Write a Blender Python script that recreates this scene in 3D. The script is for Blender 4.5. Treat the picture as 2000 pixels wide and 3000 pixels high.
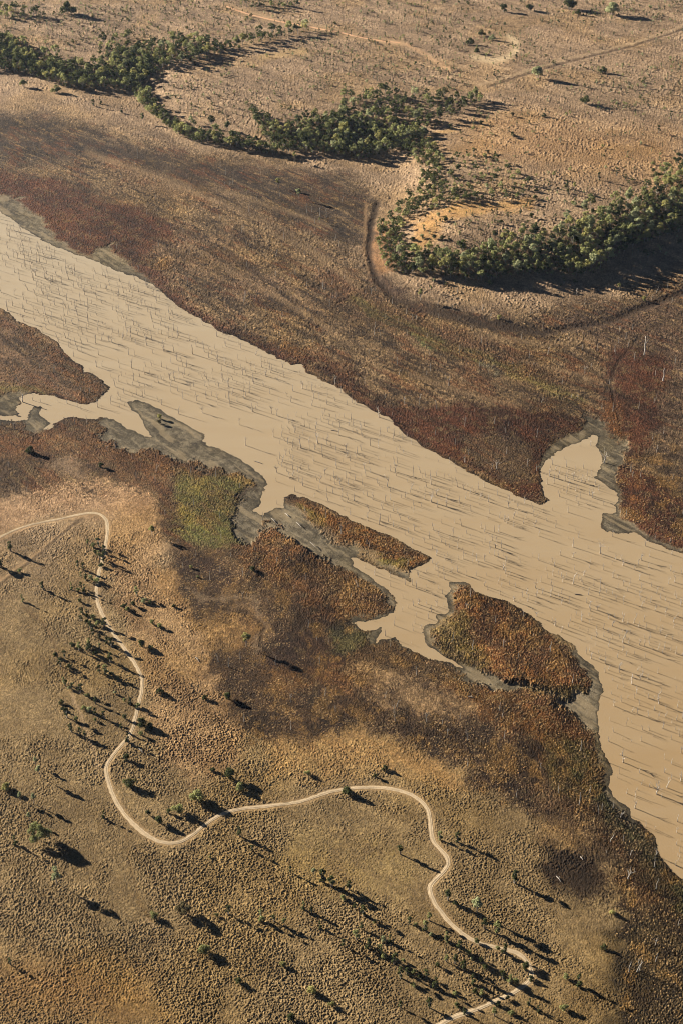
import bpy, math, random
import numpy as np

# ------------------------------------------------------------------ camera, sky, sun, exposure
F = 4167.0                      # focal length in image pixels (the image is 2000 x 3000 pixels)
PITCH = math.atan(2750.0 / F)
HC = 600.0
SUN_AZ = math.radians(57.4)     # sun stands this far left of the view direction
SUN_EL = math.radians(15.5)
K_ALB = 0.74

sc = bpy.context.scene
for o in list(bpy.data.objects):
    bpy.data.objects.remove(o)
C = sc.collection
cam = bpy.data.cameras.new("camera")
cam.sensor_fit = 'VERTICAL'
cam.sensor_height = 36.0
cam.lens = 36.0 * F / 3000.0
cam.clip_start = 1.0
cam.clip_end = 120000.0
camo = bpy.data.objects.new("camera", cam)
C.objects.link(camo)
camo.location = (0, 0, HC)
camo.rotation_euler = (math.pi / 2 - PITCH, 0, 0)
sc.camera = camo

world = bpy.data.worlds.new("World")
sc.world = world
world.use_nodes = True
wn = world.node_tree
bg = wn.nodes["Background"]
sky = wn.nodes.new("ShaderNodeTexSky")
sky.sky_type = 'NISHITA'
sky.sun_disc = False
sky.sun_elevation = SUN_EL
sky.sun_rotation = -SUN_AZ
sky.air_density = 0.12
sky.dust_density = 0.0
wn.links.new(sky.outputs[0], bg.inputs[0])
bg.inputs[1].default_value = 0.05

sl = bpy.data.lights.new("sun", 'SUN')
sl.energy = 5.0
sl.angle = math.radians(0.5)
sl.color = (1.0, 0.93, 0.82)
so = bpy.data.objects.new("sun", sl)
C.objects.link(so)
so.rotation_euler = (math.pi / 2 - SUN_EL, 0, SUN_AZ + math.pi)
# a sun lamp shines along its local -Z; aim it from the sun towards the ground
from mathutils import Vector
sd = Vector((math.sin(SUN_AZ) * math.cos(SUN_EL), -math.cos(SUN_AZ) * math.cos(SUN_EL), -math.sin(SUN_EL)))
so.rotation_euler = sd.to_track_quat('-Z', 'Y').to_euler()
so.location = (-300, 600, 900)

sc.view_settings.view_transform = 'Standard'
sc.view_settings.look = 'None'
sc.view_settings.exposure = 1.62
sc.view_settings.gamma = 1.0
sc.cycles.filter_width = 1.0
sc.view_settings.use_curve_mapping = False

RNG = np.random.default_rng(7)
random.seed(7)

# ------------------------------------------------------------------ image pixels <-> ground
CP, SP = math.cos(PITCH), math.sin(PITCH)

def ground(px, py, z=0.0):
    """image point -> world x, y on the level z"""
    px = np.asarray(px, float); py = np.asarray(py, float)
    u = (px - 1000) / F; v = (1500 - py) / F
    dz = v * CP - SP
    dy = v * SP + CP
    t = (z - HC) / dz
    return u * t, dy * t

def to_image(x, y, z):  # world point -> image pixel x, y and depth
    d = y * CP - (z - HC) * SP
    v = (y * SP + (z - HC) * CP) / d
    return 1000 + F * x / d, 1500 - F * v, d

def scale_at(py):
    x, y = ground(1000.0, py)
    return F / (y * CP + HC * SP)

# ------------------------------------------------------------------ noise
def _h(ix, iy, seed):
    ix = ix.astype(np.int64); iy = iy.astype(np.int64)
    n = (ix * 374761393 + iy * 668265263 + seed * 1442695041) & 0xFFFFFFFF
    n = ((n ^ (n >> 13)) * 1274126177) & 0xFFFFFFFF
    n = (n ^ (n >> 16)) & 0xFFFFFFFF
    n = (n * 2246822519) & 0xFFFFFFFF
    return (n ^ (n >> 15)) & 0xFFFFFFFF

def rnd(ix, iy, seed):
    return (_h(ix, iy, seed) / 4294967296.0).astype(np.float32)

def vnoise(x, y, seed=0):
    ix = np.floor(x); iy = np.floor(y)
    fx = (x - ix).astype(np.float32); fy = (y - iy).astype(np.float32)
    ux = fx * fx * (3 - 2 * fx); uy = fy * fy * (3 - 2 * fy)
    a = rnd(ix, iy, seed); b = rnd(ix + 1, iy, seed); c = rnd(ix, iy + 1, seed); d = rnd(ix + 1, iy + 1, seed)
    return (a + (b - a) * ux) * (1 - uy) + (c + (d - c) * ux) * uy      # 0..1

def fbm(x, y, seed=0, octv=4, gain=0.5):
    s = 0; a = 1.0; t = 0
    for k in range(octv):
        s = s + a * vnoise(x * 2 ** k + 17.3 * k, y * 2 ** k - 9.1 * k, seed + k); t += a; a *= gain
    return s / t

def worley(x, y, seed=0, jit=0.95):
    """distance to nearest jittered point, and that point's random number"""
    ix = np.floor(x); iy = np.floor(y)
    best = np.full(x.shape, 9.0, np.float32); rid = np.zeros(x.shape, np.float32)
    for dx in (-1, 0, 1):
        for dy in (-1, 0, 1):
            cx = ix + dx; cy = iy + dy
            h = _h(cx, cy, seed)
            jx = (h & 0xFFFF) / 65536.0; jy = (h >> 16) / 65536.0
            d = (cx + 0.5 + (jx - 0.5) * jit - x) ** 2 + (cy + 0.5 + (jy - 0.5) * jit - y) ** 2
            d = d.astype(np.float32)
            r = rnd(cx, cy, seed + 5)
            m = d < best
            best = np.where(m, d, best); rid = np.where(m, r, rid)
    return np.sqrt(best), rid

def sstep(a, b, x):
    t = np.clip((x - a) / (b - a), 0, 1)
    return t * t * (3 - 2 * t)

def lin(c):
    c = np.asarray(c, float) / 255.0
    return np.where(c <= 0.04045, c / 12.92, ((c + 0.055) / 1.055) ** 2.4)

# ------------------------------------------------------------------ raster over the traced image's pixel coordinates
STEP = 4
MX = np.arange(-500, 2501, STEP); MY = np.arange(-160, 3401, STEP)
GX, GY = np.meshgrid(MX.astype(np.float32), MY.astype(np.float32))

def pts(ox, oy, s, k=1.568):
    p = [tuple(float(t) for t in w.split(',')) for w in s.split()]
    return [(ox + a / k, oy + b / k) for a, b in p]
def q1(s): return pts(0, 0, s)
def q2(s): return pts(1000, 0, s)
def q3(s): return pts(0, 750, s)
def q4(s): return pts(1000, 750, s)
def q5(s): return pts(0, 1500, s)
def q6(s): return pts(1000, 1500, s)
def q7(s): return pts(0, 2250, s)
def q8(s): return pts(1000, 2250, s)
def ff(s): return pts(0, 0, s, 0.784)
def nn(s): return pts(0, 0, s, 1.0)

def sdf(poly, margin=120):
    """signed distance in image pixels, positive inside, -999 far away"""
    P = np.array(poly, float)
    out = np.full(GX.shape, -999.0, np.float32)
    c0 = max(0, int((P[:, 0].min() - margin - MX[0]) // STEP)); c1 = min(len(MX), int((P[:, 0].max() + margin - MX[0]) // STEP) + 2)
    r0 = max(0, int((P[:, 1].min() - margin - MY[0]) // STEP)); r1 = min(len(MY), int((P[:, 1].max() + margin - MY[0]) // STEP) + 2)
    x = GX[r0:r1, c0:c1]; y = GY[r0:r1, c0:c1]
    d = np.full(x.shape, 1e9, np.float32); ins = np.zeros(x.shape, bool)
    n = len(P)
    for i in range(n):
        ax, ay = P[i]; bx, by = P[(i + 1) % n]
        ex, ey = bx - ax, by - ay
        L = ex * ex + ey * ey
        if L == 0: continue
        t = np.clip(((x - ax) * ex + (y - ay) * ey) / L, 0, 1)
        d = np.minimum(d, (x - ax - t * ex) ** 2 + (y - ay - t * ey) ** 2)
        if ay != by:
            ins ^= ((ay > y) != (by > y)) & (x < ex * (y - ay) / (by - ay) + ax)
    d = np.sqrt(d)
    out[r0:r1, c0:c1] = np.where(ins, d, -d)
    return out

def sline(line, margin=120):
    """distance to an open polyline (positive), 999 far away"""
    P = np.array(line, float)
    out = np.full(GX.shape, 999.0, np.float32)
    c0 = max(0, int((P[:, 0].min() - margin - MX[0]) // STEP)); c1 = min(len(MX), int((P[:, 0].max() + margin - MX[0]) // STEP) + 2)
    r0 = max(0, int((P[:, 1].min() - margin - MY[0]) // STEP)); r1 = min(len(MY), int((P[:, 1].max() + margin - MY[0]) // STEP) + 2)
    x = GX[r0:r1, c0:c1]; y = GY[r0:r1, c0:c1]
    d = np.full(x.shape, 1e9, np.float32)
    for (ax, ay), (bx, by) in zip(P[:-1], P[1:]):
        ex, ey = bx - ax, by - ay
        t = np.clip(((x - ax) * ex + (y - ay) * ey) / (ex * ex + ey * ey + 1e-9), 0, 1)
        d = np.minimum(d, (x - ax - t * ex) ** 2 + (y - ay - t * ey) ** 2)
    out[r0:r1, c0:c1] = np.sqrt(d)
    return out

def sample(arr, px, py):
    fx = np.clip((px - MX[0]) / STEP, 0, len(MX) - 1.001); fy = np.clip((py - MY[0]) / STEP, 0, len(MY) - 1.001)
    ix = fx.astype(np.int32); iy = fy.astype(np.int32)
    fx = (fx - ix).astype(np.float32); fy = (fy - iy).astype(np.float32)
    if arr.ndim == 3:
        fx = fx[..., None]; fy = fy[..., None]
    return (arr[iy, ix] * (1 - fx) + arr[iy, ix + 1] * fx) * (1 - fy) + (arr[iy + 1, ix] * (1 - fx) + arr[iy + 1, ix + 1] * fx) * fy

# --- the lake
WATER = (nn("-500,480 -250,540 -60,600 0,622") + q1("60,1010 120,1060 200,1110 290,1150 400,1190") + q3("470,40 560,80 640,105 700,130 745,170 800,215 870,265 960,310 1010,345 1080,370 1150,405 1230,450 1300,480 1340,492 1390,500 1405,515 1400,535 1440,550 1490,580 1568,612")
    + q4("60,660 150,715 240,755 260,790 300,830 380,880 450,910 520,955 600,1000 680,1050 770,1085 850,1125 900,1140 940,1132 955,1115 925,1095 915,1060 915,1000 925,960 950,930 1000,900 1060,870 1110,850 1150,820 1175,830 1160,870 1190,920 1190,960 1160,1020 1200,1050 1250,1080 1265,1120 1240,1176")
    + q6("1195,0 1185,40 1190,70 1220,95 1290,100 1350,97 1400,135 1470,163 1568,190") + nn("2200,1660 2520,1760 2520,3300 2400,3100 2200,2760")
    + q8("1568,510 1520,470 1480,430 1465,390 1450,340 1420,300 1390,270 1340,230 1340,190 1300,155 1250,130 1225,90 1240,60 1245,0")
    + q6("1240,1176 1210,1120 1190,1050 1180,1000 1185,900 1180,860 1200,820 1195,770 1150,700 1100,660 1070,620 1000,570 940,540 900,500 850,470 800,435 750,410 700,390 640,375 605,360 595,330 570,315 530,312 490,320 490,350 470,390 490,440 480,460 430,470 440,500 380,525 370,570 400,620 440,650 510,690 550,715 480,690 400,670 330,640 275,612 255,575 200,585 150,600 180,560 185,530 110,545 60,510 30,515 100,505 180,500 230,460 255,420 250,390 210,350 150,310 100,275 60,240 40,215 60,213 120,238 180,260 250,290 310,325 320,320 320,270 380,235 412,220 370,190 300,150 250,125 190,100 130,75 60,40 0,10")
    + q3("1500,1150 1450,1130 1400,1115 1350,1095 1300,1105 1295,1150 1240,1165 1200,1185 1170,1176 1200,1150 1195,1100 1235,1050 1225,1030 1190,990 1130,950 1080,915 1000,880 940,857 948,822 900,795 850,765 790,735 730,695 680,670 630,660 580,672 610,712 640,745 660,780 700,828 670,822 620,802 560,772 525,745 490,738 460,745 430,755 390,752 340,742 290,740 262,765 240,787 200,795 232,768 212,742 182,730 182,715 215,690 150,685 137,710 130,740 90,757 0,752")
    + nn("-60,1228 -60,1219") + q3("0,739 80,735 80,710 100,680 95,660 120,640 180,632 240,640 290,655 340,670 390,680 440,670 460,655 480,635 512,612 490,585 450,555 415,535 385,537 380,505 340,485 310,455 280,420 260,395 230,375 200,350 150,325 110,305 75,298 65,275 40,260 0,245")
    + nn("-120,870 -300,780 -500,690"))
SD_W = sdf(WATER, 4000)

# --- foot of the wooded scarp: everything above it in the image is the higher plain
TOE = nn("-500,150 -200,185 0,222 100,248 190,268 280,278 350,280 385,268 410,315 450,355 520,395 600,425 740,455 850,478 940,492 1030,488 1100,470 1150,478 1170,520 1140,600 1100,680 1095,740 1130,800 1200,842 1320,868 1500,872 1650,868 1800,838 1900,795 2000,752 2150,700 2500,590 2500,-160 -500,-160")
SD_T = sdf(TOE, 4000)
def base_height(px, py):
    """height of the terrain, read at flat image coordinates"""
    s = sample(SD_T, px, py)
    m = s / np.maximum(scale_at(np.clip(py, -600, 3300)), 0.4)
    big = 1 + .45 * sstep(1150, 1350, px) * sstep(640, 760, py)
    return 13.5 * big * sstep(-4, 72, m) + 4.0 * sstep(30, 260, m)

def height_xy(x, y):
    px, py, _ = to_image(x, y, np.zeros_like(x))
    h = base_height(px, py)
    fl = sstep(0, -60, sample(SD_W, px, py))
    und = (fbm(x / 160, y / 160, 91, 3) - 0.5)
    far_w = sstep(-40, -170, sample(SD_W, px, py))
    return h + 0.35 * fl + (1.3 + 3.2 * und) * far_w

def place(px, py):
    """image point -> point of the terrain seen there"""
    z = 0.0
    for _ in range(14):
        x, y = ground(px, py, z)
        z = 0.5 * z + 0.5 * float(height_xy(np.array([x]), np.array([y]))[0])
    return float(x), float(y), z

def place_many(px, py):
    z = np.zeros(len(px))
    for _ in range(14):
        x, y = ground(px, py, z)
        z = 0.5 * z + 0.5 * height_xy(x, y)
    return x, y, z

# --- ground cover: colours are laid as feathered patches in image coordinates
RC = np.zeros(GX.shape + (3,), np.float32)       # main colour
RD = np.zeros(GX.shape + (3,), np.float32)       # second colour it is mottled with
RT = np.zeros(GX.shape, np.float32)              # tussock height
RR = np.zeros(GX.shape, np.float32)              # reed height
RM = np.zeros(GX.shape, np.float32)              # mud

def cover(w, col, col2=None, tus=None, reed=None, mud=0.0):
    global RC, RD, RT, RR, RM
    w = np.clip(w, 0, 1).astype(np.float32)
    c = lin(col); d = lin(col2 if col2 is not None else col)
    if reed is not None and reed > .4:
        t_ = np.array([1.12, .98, .62])
        c = c * .88 + c.mean() * .12 * t_; d = d * .88 + d.mean() * .12 * t_
    RC = RC * (1 - w[..., None]) + c * w[..., None]
    RD = RD * (1 - w[..., None]) + d * w[..., None]
    if tus is not None: RT = RT * (1 - w) + tus * w
    if reed is not None: RR = RR * (1 - w) + reed * w
    RM = RM * (1 - w) + mud * w

def patch(poly, col, col2=None, fe=30, op=1.0, **k):
    s = sdf(poly, fe + 8)
    cover(sstep(-fe, fe, s) * op, col, col2, **k)

def stroke(line, r, col, col2=None, fe=20, op=1.0, **k):
    s = sline(line, r + fe + 8)
    cover((1 - sstep(r - fe, r + fe, s)) * op, col, col2, **k)

FINE = []
def fine(line, r, col, fe=3, op=1.0, flat=1.0, depth=0.0):
    s_ = sline(line, r + fe + 8)
    FINE.append(((1 - sstep(r - fe, r + fe, s_)) * op, lin(col), flat, depth))

TAN = (184, 153, 118); TAN2 = (146, 120, 92)
NEAR = (150, 125, 86); NEAR2 = (128, 105, 70)  # near ground's own olive-brown, with lens darkening and tussock shade put into it
FLAT = (148, 118, 82); FLAT2 = (80, 62, 44)
DARK = (90, 72, 56); DARK2 = (54, 43, 34)
RED = (102, 61, 40); RED2 = (64, 42, 30)
ORANGE = (138, 94, 50); ORANGE2 = (98, 66, 40)
OLIVE = (120, 108, 58); OLIVE2 = (92, 84, 44)
MUD = (150, 135, 108); MUD2 = (104, 93, 74)

cover(np.ones(GX.shape), NEAR, NEAR2, tus=0.8, reed=0.0)
cover(sstep(1900, 1300, GY), TAN, TAN2, tus=0.75, reed=0.0)
# river flats
patch(nn("-500,330 0,330 150,335 300,370 450,395 600,440 760,480 930,510 1060,520 1090,560 1060,650 1050,760 1100,830 1200,875 1400,905 1600,900 1800,870 2000,800 2500,640 2500,1760 1900,1600 -500,1400 -500,900"), FLAT, FLAT2, fe=40, tus=0.5, reed=0.5)
patch(ff("-300,250 0,262 100,272 200,300 330,335 450,362 600,372 750,395 835,430 862,480 850,545 800,562 700,525 600,475 480,440 380,410 300,385 200,375 100,385 0,385 -300,360"), DARK, DARK2, fe=36, tus=0.15, reed=0.45)
patch(ff("200,350 330,400 450,440 560,480 480,470 380,440 250,400"), (138,108,82), FLAT, fe=24, op=.7)
patch(ff("300,500 420,520 520,560 640,640 760,690 850,740 700,740 560,700 430,640 330,580"), (132,104,78), FLAT2, fe=40, op=.8)
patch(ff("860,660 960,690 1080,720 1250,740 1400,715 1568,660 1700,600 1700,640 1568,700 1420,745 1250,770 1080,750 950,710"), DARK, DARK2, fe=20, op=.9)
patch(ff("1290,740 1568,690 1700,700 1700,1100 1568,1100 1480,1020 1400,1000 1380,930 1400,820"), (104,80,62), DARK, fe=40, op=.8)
stroke(ff("850,520 848,560 850,610 870,650 920,680"), 16, (96,72,54), DARK, fe=10)
# red reed beds
patch(ff("-300,330 -60,385 0,392 100,412 200,440 300,470 395,505 400,545 350,560 330,600 380,670 440,730 400,720 340,650 300,600 240,585 200,590 150,565 100,525 60,480 0,455 -300,380"), RED, RED2, fe=14, tus=0.1, reed=.72)
stroke(ff("300,580 350,640 420,710 500,755 580,785 640,815 690,830"), 22, (104,66,46), RED2, fe=18, reed=.65)
stroke(ff("690,825 740,835 800,880 860,935"), 30, (112,72,44), RED2, fe=24, reed=.72)
stroke(ff("660,800 700,805"), 14, ORANGE, ORANGE2, fe=8, reed=.72)
patch(ff("840,925 960,930 1100,925 1200,945 1330,955 1345,985 1265,1010 1242,1060 1240,1155 1180,1142 1100,1085 1000,1040 930,1005"), (98,58,38), RED2, fe=14, tus=0.1, reed=.75)
patch(ff("1050,1010 1150,1000 1215,1030 1220,1110 1150,1100 1080,1060"), (100,80,60), DARK, fe=18, op=.9, reed=0.7)
stroke(ff("760,650 850,700 950,760 1050,790 1180,840 1290,890"), 34, (106,68,46), FLAT2, fe=26, op=.75, reed=0.9)
stroke(ff("820,690 880,725 960,770 1020,800 1100,830 1200,870 1330,915"), 15, OLIVE, OLIVE2, fe=14, op=.8, reed=0.5)
stroke(ff("940,775 1010,803"), 7, (120,124,78), OLIVE, fe=6, op=.9, reed=0.3)
stroke(ff("1100,840 1150,858"), 8, (120,110,90), (100,90,76), fe=6, op=.8)
patch(ff("1400,805 1490,815 1540,830 1520,900 1500,960 1530,990 1460,1040 1445,1065 1500,1085 1568,1130 1700,1170 1700,1300 1568,1265 1500,1245 1455,1215 1425,1160 1430,1085 1448,1010 1400,1000 1388,950 1400,880"), RED, RED2, fe=12, tus=0.1, reed=.75)
stroke(ff("1410,930 1420,980"), 26, ORANGE, ORANGE2, fe=16, op=.6)
stroke(ff("1450,1080 1470,1150"), 20, ORANGE, RED, fe=16, op=.6)
patch(ff("1490,1000 1568,960 1700,960 1700,1120 1568,1090 1500,1070"), (112,90,66), DARK, fe=20, reed=0.6)
# west headland
patch(ff("-300,600 0,712 40,740 100,770 140,800 190,850 215,860 245,890 220,920 180,925 100,900 0,905 -300,930"), (134,104,76), FLAT2, fe=10, tus=0.35, reed=0.35)
stroke(ff("60,760 130,830 180,870 225,895 190,915"), 20, (132,86,46), FLAT2, fe=16, op=.8, reed=0.8)
stroke(ff("0,890 60,893 120,900"), 10, OLIVE, OLIVE2, fe=8, op=.7)
# south-west side
patch(ff("-300,950 0,965 100,965 240,960 300,1010 420,1050 520,1075 600,1090 615,1115 560,1150 640,1200 760,1280 900,1370 905,1400 840,1425 980,1490 1140,1570 1280,1600 1380,1700 1400,1800 1450,1860 1540,2000 1700,2150 1700,2500 1480,2500 1420,2330 1440,2100 1380,1960 1230,1900 1100,1850 1060,1760 950,1700 830,1660 700,1720 580,1700 480,1640 450,1500 420,1380 400,1250 350,1150 250,1090 120,1120 0,1130 -300,1140"), (112,84,54), (80,60,42), fe=26, tus=0.25, reed=0.6)
patch(ff("-300,975 0,985 120,985 240,985 330,1030 430,1075 400,1110 300,1085 180,1080 90,1060 0,1065 -300,1050"), (124,90,58), (88,64,44), fe=24, op=.9)
patch(ff("-200,990 60,990 130,1000 110,1040 0,1050 -200,1060"), (134,88,50), (96,66,42), fe=20, op=.7)
patch(ff("90,1090 160,1060 200,1080 180,1110"), (170,136,96), TAN2, fe=20, op=.8, tus=.3, reed=.1)
stroke(ff("240,1000 330,1040 420,1075 520,1110 580,1110"), 26, ORANGE, ORANGE2, fe=20, op=.85, reed=0.9)
patch(ff("410,1080 520,1100 590,1100 560,1140 520,1180 520,1240 470,1260 420,1200"), (152,124,60), (108,104,54), fe=22, op=.9, reed=0.8)
patch(ff("430,1200 520,1190 545,1230 500,1260 450,1250"), (126,120,58), (96,98,52), fe=16, op=.9, reed=0.6)
stroke(ff("470,1110 450,1150 440,1190"), 22, (140,124,60), (106,96,50), fe=18, op=.7)
patch(ff("560,1200 620,1195 700,1245 790,1310 870,1360 905,1385 850,1420 780,1440 700,1400 600,1330 540,1260"), (138,90,46), (100,68,40), fe=18, op=.9, reed=0.9)
patch(ff("640,1270 760,1320 800,1380 720,1370 650,1330"), (104,80,56), (76,58,44), fe=24, op=.7)
patch(ff("395,1290 420,1240 500,1270 560,1340 550,1390 510,1430 460,1410 415,1380"), (78,58,42), (56,42,32), fe=16, reed=0.4, tus=.1)
patch(ff("370,1180 430,1200 460,1260 420,1280 380,1270"), (92,70,48), (68,52,38), fe=22, op=.8)
stroke(ff("520,1400 580,1410 610,1440 600,1480"), 18, (144,116,86), (120,96,70), fe=16, op=.8, reed=0.2, tus=.3)
patch(ff("330,1310 400,1300 420,1390 470,1430 540,1440 600,1430 590,1480 520,1520 440,1480 380,1420"), (162,124,76), (140,104,62), fe=22, op=.85, reed=.15, tus=.35)
patch(ff("490,1550 560,1490 620,1500 640,1450 760,1440 800,1520 760,1600 850,1620 800,1670 720,1710 640,1720 560,1690 500,1650"), (84,60,42), (60,44, 33), fe=20, reed=0.45, tus=.15)
patch(ff("480,1500 540,1500 530,1560 500,1660 470,1600"), (120,88,54), (84,62,42), fe=20, op=.7)
patch(ff("700,1540 800,1530 860,1570 840,1610 760,1590"), (134,94,56), (96,66,42), fe=22, op=.7)
patch(ff("760,1430 840,1425 850,1470 800,1510 760,1490"), (98,92,52), (70,66,42), fe=14, op=.8, reed=0.7)
patch(ff("830,1480 920,1460 1000,1500 960,1560 880,1540"), (112,84,50), (80,62,42), fe=18, op=.8)
patch(ff("840,1540 960,1560 1020,1620 980,1660 900,1620"), (160,126,88), (118,90,62), fe=20, op=.75, reed=.2, tus=.45)
patch(ff("850,1600 960,1650 1060,1700 1100,1760 1020,1740 900,1680"), (84,64,46), (62,48,36), fe=20, op=.85)
patch(ff("1000,1560 1140,1580 1250,1610 1360,1700 1380,1760 1300,1800 1180,1720 1060,1640"), (124,78,42), (88,62,38), fe=24, op=.85, reed=0.8)
patch(ff("1230,1700 1320,1690 1380,1740 1370,1830 1290,1830"), (98,86,44), (72,64,36), fe=24, op=.8, reed=0.7)
patch(ff("1110,1720 1220,1720 1250,1830 1200,1890 1120,1860"), (80,60,42), (60,46,34), fe=30, op=.85)
patch(ff("1230,1960 1330,1920 1380,1960 1400,2060 1330,2090 1250,2060"), (76,58,40), (54,42,32), fe=30, op=.85)
patch(ff("1290,1850 1400,1840 1480,1930 1540,2020 1640,2150 1600,2300 1500,2100 1400,1960"), (98,68,40), (70,56,34), fe=26, op=.8, reed=0.8)
stroke(ff("1330,1780 1400,1850 1470,1930 1520,2000 1600,2100 1700,2200"), 22, (84,80,46), (62,60,36), fe=18, op=.85, reed=0.9)
patch(ff("1400,2150 1520,2060 1700,2200 1700,2500 1380,2500 1400,2300"), (76,62,40), (56,48,34), fe=40, op=.9)
patch(ff("1270,2220 1370,2200 1390,2300 1330,2352 1250,2330"), (122,96,54), (96,76,46), fe=30, op=.6)
def vv(s): return pts(400, 1400, s, 1 / 1.786)
patch(vv("345,318 420,308 500,342 565,392 520,402 440,372 380,352"), (158, 128, 90), (104, 82, 58), fe=16, op=.8, reed=.2, tus=.7)
patch(vv("85,225 150,232 175,262 150,300 110,300 80,270"), (164, 128, 80), (128, 98, 60), fe=18, op=.75, reed=.2, tus=.5)
patch(vv("132,280 200,288 240,330 300,358 372,368 332,412 270,438 200,432 142,404 118,340"), (88, 66, 44), (52, 40, 28), fe=12, op=.9, reed=.3, tus=.3)
patch(vv("215,315 270,300 310,340 280,360 230,350"), (136, 98, 56), (92, 66, 40), fe=14, op=.7)
patch(vv("68,160 100,143 140,168 168,190 142,238 108,242 80,212"), (84, 64, 44), (54, 42, 30), fe=9, op=.9, reed=.3, tus=.2)
patch(vv("380,362 450,368 500,408 562,440 520,452 450,432 400,402"), (86, 66, 46), (56, 44, 32), fe=11, op=.85)
patch(vv("568,440 640,428 664,480 650,542 600,562 570,522"), (86, 66, 46), (54, 42, 32), fe=16, op=.85)
patch(vv("640,620 720,608 762,640 742,692 660,692"), (82, 62, 42), (50, 39, 28), fe=16, op=.85)
patch(vv("530,350 600,348 680,398 704,440 650,440 560,392"), (128, 88, 46), (92, 66, 38), fe=14, op=.85)
patch(vv("676,436 730,440 745,478 700,490"), (104, 92, 48), (80, 70, 40), fe=12, op=.8)
patch(vv("648,560 720,556 764,590 706,612 652,604"), (146, 116, 74), (104, 80, 52), fe=16, op=.7, tus=.4, reed=.2)
patch(vv("300,120 360,150 400,190 370,215 310,190 270,150"), (122, 92, 56), (80, 60, 42), fe=12, op=.6)
stroke(vv("95,188 150,196 188,214 205,244 194,285"), 7, (150, 126, 96), (124, 100, 74), fe=8, op=.75, reed=.05, tus=.15)
# headland between the channels and peninsula
patch(ff("660,1140 700,1150 760,1180 840,1210 900,1240 985,1285 940,1310 900,1295 820,1250 720,1190"), (136,88,42), (100,68,38), fe=9, reed=.65)
stroke(ff("690,1165 740,1190"), 10, (124,112,52), OLIVE, fe=8, op=.6)
stroke(ff("870,1285 930,1295"), 12, (120,116,50), OLIVE, fe=8, op=.6)
patch(ff("1035,1345 1070,1340 1090,1365 1140,1375 1200,1405 1260,1460 1330,1520 1350,1580 1320,1590 1260,1580 1180,1570 1090,1545 1010,1500 990,1460 1030,1440 1045,1400"), (130,82,40), (94,62,36), fe=10, reed=.62)
patch(ff("1100,1430 1180,1440 1260,1500 1230,1540 1140,1500"), (108,78,52), (78,60,44), fe=24, op=.8)
patch(ff("1000,1450 1070,1400 1090,1460 1110,1530 1060,1535 1010,1495"), (144,124,62), (112,92,46), fe=14, op=.8, reed=0.8)
stroke(ff("1210,1570 1310,1585"), 14, (96,84,42), (70,62,36), fe=10, op=.7)
# right-hand lower tan tongue
patch(ff("1100,1830 1220,1870 1250,1900 1240,2000 1330,2090 1400,2130 1390,2260 1300,2352 900,2352 900,1830"), NEAR, NEAR2, fe=26, tus=0.6, reed=0.0)
patch(ff("620,1720 760,1690 840,1665 940,1710 1040,1760 1080,1830 1000,1800 900,1760 760,1780 640,1790"), (180,144,90), (160,122,74), fe=28, op=.8, tus=.5, reed=.0)
# rough pale tussock ground right of the track
patch(ff("250,1120 350,1130 380,1200 350,1320 420,1420 500,1560 560,1720 480,1800 380,1780 330,1650 320,1520 260,1420 240,1280"), (178,142,98), (142,110,74), fe=22, op=.85, tus=.95, reed=.0)
patch(ff("-300,1140 0,1150 120,1120 250,1100 350,1120 350,1160 240,1180 100,1200 0,1230 -300,1300"), (188,150,110), (160,124,88), fe=22, op=.7, tus=.5)
# mud and shoals
mk = dict(mud=1.0, tus=0.0, reed=0.04)
patch(nn("-500,440 -200,510 0,572 60,592 118,637 122,650 150,690 190,715 225,740 260,752 255,775 180,740 90,690 0,640 -500,540"), MUD, MUD2, fe=6, **mk)
patch(nn("270,752 285,735 312,712 322,708 324,722 338,742 365,756 385,782 440,824 475,858 440,838 380,820 300,800 250,770"), MUD, MUD2, fe=6, **mk)
patch(q3("520,668 580,668 630,656 680,666 730,691 790,731 850,761 900,791 945,818 950,850 1000,876 1080,911 1130,946 1190,986 1230,1028 1240,1050 1200,1100 1215,1190 1150,1300 1130,1320 1080,1295 1050,1236 1060,1180 1110,1120 1100,1080 1180,1062 1170,1030 1100,1003 1000,990 950,965 880,932 780,912 700,885 600,872 520,860 470,825 490,795 468,770 470,743 500,736 560,768"), MUD, MUD2, fe=5, **mk)
stroke(q3("1085,1100 1150,1085 1190,1065"), 5, (84,72,56), DARK, fe=4)
patch(q3("-500,640 0,638 100,622 130,632 98,665 84,710 84,738 -500,742"), MUD, MUD2, fe=5, **mk)
patch(q3("150,680 215,683 240,700 200,720 235,770 200,802 150,812 112,775 90,762 -300,762 -300,752 90,752 130,738 137,710"), MUD, MUD2, fe=5, **mk)
patch(nn("745,1490 770,1500 820,1455 832,1455 835,1475 860,1495 905,1525 960,1560 1010,1590 1060,1618 1110,1650 1150,1676 1200,1704 1206,1706 1204,1680 1160,1672 1100,1640 1040,1612 1040,1640 1090,1690 1140,1730 1165,1765 1155,1785 1130,1740 1080,1705 1020,1680 960,1650 900,1610 850,1570 800,1535 760,1520"), MUD, MUD2, fe=5, **mk)
patch(q6("436,648 510,688 560,700 640,702 700,720 760,745 850,772 880,792 930,812 1000,842 1100,842 1125,830 1130,760 1078,705 1062,655 1075,622 1105,662 1155,702 1200,770 1206,820 1186,862 1190,900 1182,1005 1160,1010 1110,970 1050,930 1000,882 960,832 850,792 700,802 620,790 560,745 480,700 400,668"), MUD, MUD2, fe=6, **mk)
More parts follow.
